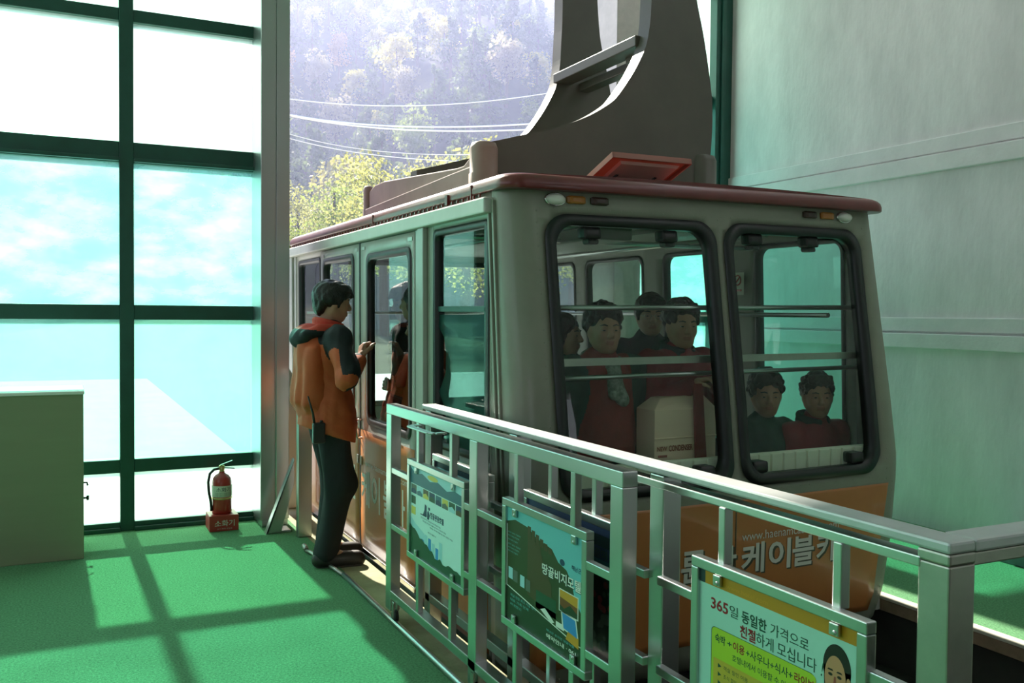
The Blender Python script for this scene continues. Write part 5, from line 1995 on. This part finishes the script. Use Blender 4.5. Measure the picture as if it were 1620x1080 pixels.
# woman leaning on the rail
J = stand(0.0, 1.50, 0.03)
J.update(sR=(0.03, -0.175, 1.30), eR=(0.13, -0.20, 1.10), wR=(0.265, -0.06, 1.215), eL=(0.12, 0.20, 1.12), wL=(0.270, 0.06, 1.225))
person('woman in crimson jacket leaning with both hands on the rail behind the front window', (2.965, 4.06, FZ), FACE, J, 'perm', 'coat_crimson',
       hands={'R': dict(d=(0.75, 0.35, 0.25), n=(0.25, 0.1, -1), side=-1, curl=(0.6, 0.7, 0.5)), 'L': dict(d=(0.8, -0.3, 0.2), n=(0.25, -0.1, -1), side=1, curl=(0.6, 0.7, 0.5))},
       yaw=-0.25, pitch=0.03, seed=12, wide=1.1, collar='coat_dark')
gl, Ag, Rg = person('man in dark coat wearing glasses standing behind the woman in crimson', (3.09, 4.50, FZ), FACE, stand(0, 1.555), 'short', 'coat_dark', yaw=-0.45, pitch=0.05, seed=13, res=0.009)
h_ = Ag['head']
T_ = lambda p: tuple(h_ + Rg @ np.array(p))
g = MB()
for s in (-1, 1):
    g.tube([T_((0.100, s * 0.032 + 0.021 * math.cos(t * PI / 8), 0.001 + 0.016 * math.sin(t * PI / 8))) for t in range(17)], 0.0016, 6)
    g.tube([T_((0.100, s * 0.053, 0.004)), T_((0.0, s * 0.080, 0.008))], 0.0015, 6)
g.tube([T_((0.102, -0.011, 0.004)), T_((0.104, 0, 0.006)), T_((0.102, 0.011, 0.004))], 0.0015, 6)
g.build('glasses', 'chrome', gl, local=True)
person('person in dark jacket half hidden behind the woman in red jacket', (2.58, 4.62, FZ), FACE, stand(0, 1.435), 'bob', 'coat_dark', yaw=0.7, seed=14, res=0.009)
# two seated women in the other front window
person('woman in dark green cardigan seated behind the narrower front window, nearer the middle post', (3.545, 4.03, FZ), FACE, seated(1.115), 'perm', 'coat_green', yaw=-0.50, pitch=0.06, seed=15, wide=1.1)
person('smiling woman in crimson jacket seated in the corner of the cabin', (3.855, 3.955, FZ), FACE, seated(1.105), 'crop', 'coat_crimson', yaw=-0.55, pitch=0.02, seed=16, wide=1.0, collar='coat_dark')
# standing passengers further inside
J = stand(0, 1.455)
J.update(eR=(0.02, -0.24, 1.02), wR=(0.17, -0.14, 1.08))
person('woman in orange red jacket standing inside the cabin door, facing the attendant', (2.07, 5.46, FZ), PI, J, 'bob', 'coat_red', yaw=0.15, seed=17, res=0.0085,
       mats=['jacket_orange', 'coat_dark'], pick=lambda C: (np.abs(C[:, 1]) > 0.13).astype(int), scarf='collar_red')
person('tall person with dark hair standing behind the woman inside the cabin door', (2.27, 6.15, FZ), 2.2, stand(0, 1.62), 'bob', 'coat_dark', yaw=0.2, seed=18, res=0.009)


# ================================================================== OUTDOORS
def terrain_z(x, y):
    if y < 24:
        return -0.6
    if y < 45:
        return -0.6 + 0.6 * (y - 24) / 21
    if y < 85:
        return 0.0 + 0.8 * math.sin(x * 0.15)
    h = 0.0
    t = y - 85
    h += 0.50 * t * min(1.0, t / 25)
    h += 5.0 * math.sin(x * 0.055 + y * 0.020) * min(1, t / 40) + 3.0 * math.sin(x * 0.11 - y * 0.05 + 1.0) * min(1, t / 40)
    # a spur running down towards the right
    d = (x - 60) - 0.55 * (y - 150)
    h += 9.0 * math.exp(-(d / 14.0) ** 2) * min(1, max(0, (y - 120) / 60))
    return h


M['hill_ground'] = mat('hillside undergrowth', (0.040, 0.050, 0.024), 0.95, var=0.5, vscale=0.35)
M['yard'] = mat('sunlit concrete yard', (0.62, 0.60, 0.56), 0.9, var=0.15, vscale=1.5)


def leaf_mat(name, rgb, tr):
    m = bpy.data.materials.new(name)
    m.use_nodes = True
    nt = m.node_tree
    b = nt.nodes['Principled BSDF']
    b.inputs['Base Color'].default_value = (*rgb, 1)
    b.inputs['Roughness'].default_value = 0.55
    b.inputs['Specular IOR Level'].default_value = 0.25
    t = nt.nodes.new('ShaderNodeBsdfTranslucent')
    t.inputs[0].default_value = (*tr, 1)
    n = nt.nodes.new('ShaderNodeTexNoise')
    n.inputs['Scale'].default_value = 0.9
    tc = nt.nodes.new('ShaderNodeTexCoord')
    nt.links.new(tc.outputs['Object'], n.inputs[0])
    hsv = nt.nodes.new('ShaderNodeHueSaturation')
    hsv.inputs['Color'].default_value = (*tr, 1)
    mr = nt.nodes.new('ShaderNodeMapRange')
    mr.inputs['To Min'].default_value = 0.5
    mr.inputs['To Max'].default_value = 1.5
    nt.links.new(n.outputs[0], mr.inputs[0])
    nt.links.new(mr.outputs[0], hsv.inputs['Value'])
    nt.links.new(hsv.outputs[0], t.inputs[0])
    mx = nt.nodes.new('ShaderNodeMixShader')
    mx.inputs[0].default_value = 0.5
    nt.links.new(b.outputs[0], mx.inputs[1])
    nt.links.new(t.outputs[0], mx.inputs[2])
    nt.links.new(mx.outputs[0], nt.nodes['Material Output'].inputs[0])
    return m


M['leaf_pine'] = leaf_mat('pine needles', (0.07, 0.11, 0.045), (0.16, 0.22, 0.08))
M['leaf_green'] = leaf_mat('green leaves', (0.12, 0.17, 0.05), (0.34, 0.42, 0.10))
M['leaf_yellow'] = leaf_mat('yellow autumn leaves', (0.30, 0.28, 0.06), (0.62, 0.56, 0.10))
M['leaf_lime'] = leaf_mat('yellow green leaves', (0.24, 0.25, 0.08), (0.49, 0.49, 0.16))
M['leaf_orange'] = leaf_mat('orange autumn leaves', (0.32, 0.20, 0.08), (0.62, 0.38, 0.15))
M['leaf_pale'] = leaf_mat('pale dry leaves', (0.24, 0.22, 0.13), (0.45, 0.40, 0.24))
M['bark'] = mat('tree bark', (0.10, 0.075, 0.055), 0.9)

st_pts = []
tm = MB()
gx = [-80 + 4.5 * i for i in range(76)]
gy = [12 + 4.5 * j for j in range(76)]
tm.v = [(x, y, terrain_z(x, y)) for y in gy for x in gx]
nx = len(gx)
for j in range(len(gy) - 1):
    for i in range(nx - 1):
        tm.f.append((j * nx + i, j * nx + i + 1, (j + 1) * nx + i + 1, (j + 1) * nx + i))
        tm.m.append(0)
        tm.s.append(True)
struct('hillside', tm, 'hill_ground')
struct('yard', MB().box(-14, 1.70, 6.86, 22, -0.6, -0.03).box(4.2, 20, 6.95, 22, -0.6, -0.03), 'yard')


def tree_mesh(name, kind, seed):
    r = random.Random(seed)
    mb = MB()
    if kind == 'pine':
        H = 9.0
        mb.tube([(0, 0, -0.5), (0.1, 0.0, H * 0.5), (0.0, 0.1, H * 0.95)], 0.14, 6, 1, radii=[0.2, 0.14, 0.05])
        blobs = []
        for k in range(17):
            t = k / 16
            z = H * (0.28 + 0.70 * t)
            rad = 2.6 * (1 - t) ** 0.75 + 0.35
            a = r.uniform(0, 6.28)
            q = rad * r.uniform(0.35, 0.75)
            blobs.append((q * math.cos(a), q * math.sin(a), z, rad * 0.55, 0.42 + 0.25 * r.random()))
        nleaf, ls = 74, 0.42
    else:
        H = 7.5 if kind != 'shrub' else 3.2
        w = 3.0 if kind != 'shrub' else 2.2
        mb.tube([(0, 0, -0.5), (0.1, 0.05, H * 0.45), (0.15, -0.1, H * 0.8)], 0.14, 6, 1, radii=[0.19, 0.13, 0.04])
        blobs = []
        for k in range(15):
            a = r.uniform(0, 6.28)
            t = r.random()
            q = w * 0.62 * math.sqrt(r.random()) * (1.0 - 0.45 * t)
            z = H * (0.36 + 0.52 * t)
            s = w * r.uniform(0.30, 0.46)
            blobs.append((q * math.cos(a), q * math.sin(a), z, s, s * 0.8))
        nleaf, ls = (80, 0.38) if kind == 'broad' else (230, 0.15)
    for (x, y, z, s, sz) in blobs:
        for k in range(nleaf):
            d = Vector((r.gauss(0, 1), r.gauss(0, 1), r.gauss(0, 1))).normalized() * (r.random() ** 0.35)
            c = Vector((x + d.x * s, y + d.y * s, z + d.z * sz))
            n = Vector((r.gauss(0, 1), r.gauss(0, 1), r.gauss(0, 1))).normalized()
            a = n.orthogonal().normalized()
            b = n.cross(a)
            q = ls * r.uniform(0.6, 1.3)
            mb.add([c - a * q * 0.5, c + b * q * 0.35, c + a * q * 0.5, c - b * q * 0.35], [(0, 1, 2, 3)], 0)
    me = bpy.data.meshes.new(name)
    me.from_pydata(mb.v, [], mb.f)
    me.polygons.foreach_set('material_index', mb.m)
    me.update()
    return me


KIND = {
    'pine': ('pine_tree', 'pine', 'leaf_pine', 'dark green pine on the hazy hillside beyond the opening', 'pines on the hillside'),
    'green': ('broadleaf_tree', 'broad', 'leaf_green', 'green broadleaf tree on the hazy hillside beyond the opening', 'green trees on the hillside'),
    'yellow': ('autumn_tree', 'broad', 'leaf_yellow', 'bright yellow autumn tree on the hillside beyond the opening', 'yellow trees on the hillside'),
    'orange': ('autumn_tree', 'broad', 'leaf_orange', 'orange autumn tree on the hillside beyond the opening', 'orange trees on the hillside'),
    'pale': ('bare_tree', 'broad', 'leaf_pale', 'pale dry leaved tree on the hazy hillside beyond the opening', 'pale trees on the hillside'),
    'near': ('roadside_tree', 'bushy', 'leaf_lime', 'yellow green tree growing close behind the cabin roof', 'near trees beyond the station'),
    'nearg': ('roadside_tree', 'bushy', 'leaf_green', 'green tree with fresh leaves rising close beyond the cabin roof', 'near green trees beyond the station'),
}
PROTO = {}
for k, (nm, sh, lm, lb, gp) in KIND.items():
    PROTO[k] = []
    for s in range(2):
        me = tree_mesh(nm, sh, 100 + 7 * s + hash(k) % 5 if False else 100 + 7 * s + 31 * list(KIND).index(k))
        me.materials.append(M[lm])
        me.materials.append(M['bark'])
        PROTO[k].append(me)
rt = random.Random(21)


def place_tree(kind, x, y, sc):
    nm, sh, lm, lb, gp = KIND[kind]
    o = bpy.data.objects.new(nm, PROTO[kind][rt.randrange(2)])
    COL.objects.link(o)
    o.location = (x, y, terrain_z(x, y) - 0.1)
    o.rotation_euler = (0, 0, rt.uniform(0, 6.28))
    o.scale = (sc * rt.uniform(0.85, 1.2), sc * rt.uniform(0.85, 1.2), sc * rt.uniform(0.85, 1.15))
    tag(o, lb, 'tree', gp)


spots = []
tries = 0
while len(spots) < 330 and tries < 60000:
    tries += 1
    y = rt.uniform(102, 325) if rt.random() < 0.8 else rt.uniform(102, 170)
    x = rt.uniform(0.17, 0.60) * y + rt.uniform(-3, 3)
    if all((x - a) ** 2 + (y - b) ** 2 > (4.6 + 0.012 * y) ** 2 for a, b in spots):
        spots.append((x, y))
for x, y in spots:
    q = rt.random()
    n = math.sin(x * 0.09 + 1.3) + math.sin(y * 0.05 + x * 0.03)
    if q < 0.52:
        k = 'pine'
    elif q < 0.74:
        k = 'green'
    elif q < 0.90:
        k = 'pale'
    elif q < 0.985:
        k = 'yellow' if y < 230 else 'pale'
    else:
        k = 'orange'
    place_tree(k, x, y, rt.uniform(1.05, 1.65))
TOP = [(445, 350), (475, 318), (505, 300), (535, 262), (570, 238), (610, 262), (645, 225), (690, 262), (735, 236), (775, 262), (820, 240), (860, 262), (905, 300), (960, 330), (1020, 340)]
for i, (px, py) in enumerate(TOP):
    Y = 46 + (i * 2 % 5) * 9.5
    d = RM @ Vector((px - 810.0, py - 540.0, 1454.0))
    x, zt = d.x * Y / d.y, 1.5 + d.z * Y / d.y
    place_tree('near' if i % 3 else 'nearg', x, Y, max(0.5, (zt - terrain_z(x, Y)) / 6.9))

# haze lying in the valley between the station and the hill
hz = MB()
hz.prism([(20, -20), (20, 9.5), (330, 137), (330, -20)], -90, 260, 'x')
hm_ = bpy.data.materials.new('valley haze')
hm_.use_nodes = True
nt = hm_.node_tree
nt.nodes.clear()
o_ = nt.nodes.new('ShaderNodeOutputMaterial')
vs_n = nt.nodes.new('ShaderNodeVolumeScatter')
vs_n.inputs['Color'].default_value = (0.180, 0.195, 0.310, 1)
vs_n.inputs['Density'].default_value = 0.0060
vs_n.inputs['Anisotropy'].default_value = 0.45
nt.links.new(vs_n.outputs[0], o_.inputs['Volume'])
M['haze'] = hm_
ho_ = hz.build('haze', 'haze')
tag(ho_, 'bluish sunlit haze filling the valley before the hillside', 'haze', kind='stuff')

# overhead ropes crossing the opening
def rope(name, label, P, r):
    t = MB()
    Q = []
    n = 40
    for k in range(n + 1):
        s = k / n
        # quadratic through three image-measured points
        a, b, c = P
        q = [(1 - s) * (1 - 2 * s) * a[i] + 4 * s * (1 - s) * b[i] + s * (2 * s - 1) * c[i] for i in range(3)]
        Q.append(q)
    t.tube(Q, r, 6)
    o = t.build(name, 'wire')
    tag(o, label, 'rope', 'overhead steel ropes beyond the opening')


def px_at(x, y, Y):
    d = RM @ Vector((x - 810.0, y - 540.0, 1454.0))
    k = Y / d.y
    return (d.x * k, Y, 1.5 + d.z * k)


def px_rope(label, p, Y, r):
    """span through three sightings at a distance of Y metres, carried on past both ends"""
    a, b, c = (Vector(px_at(*q, Y)) for q in p)
    ext = []
    for t in (-0.25, 0.5, 1.25):
        s = t
        ext.append(a * ((1 - s) * (1 - 2 * s)) + b * (4 * s * (1 - s)) + c * (s * (2 * s - 1)))
    rope('aerial_rope', label, ext, r)


px_rope('topmost thin pale rope sagging across the hillside', ((455, 156), (660, 167), (862, 148)), 19.0, 0.012)
px_rope('thick bright rope of the middle pair, upper one', ((455, 181), (640, 200), (850, 195)), 19.0, 0.020)
px_rope('thick bright rope of the middle pair, lower one', ((455, 182), (640, 205), (850, 204)), 19.4, 0.020)
px_rope('upper thin rope of the lowest pair, over the yellow trees', ((455, 211), (610, 240), (790, 243)), 19.0, 0.008)
px_rope('lowest thin rope, over the yellow trees', ((455, 218), (610, 247), (790, 256)), 19.4, 0.010)
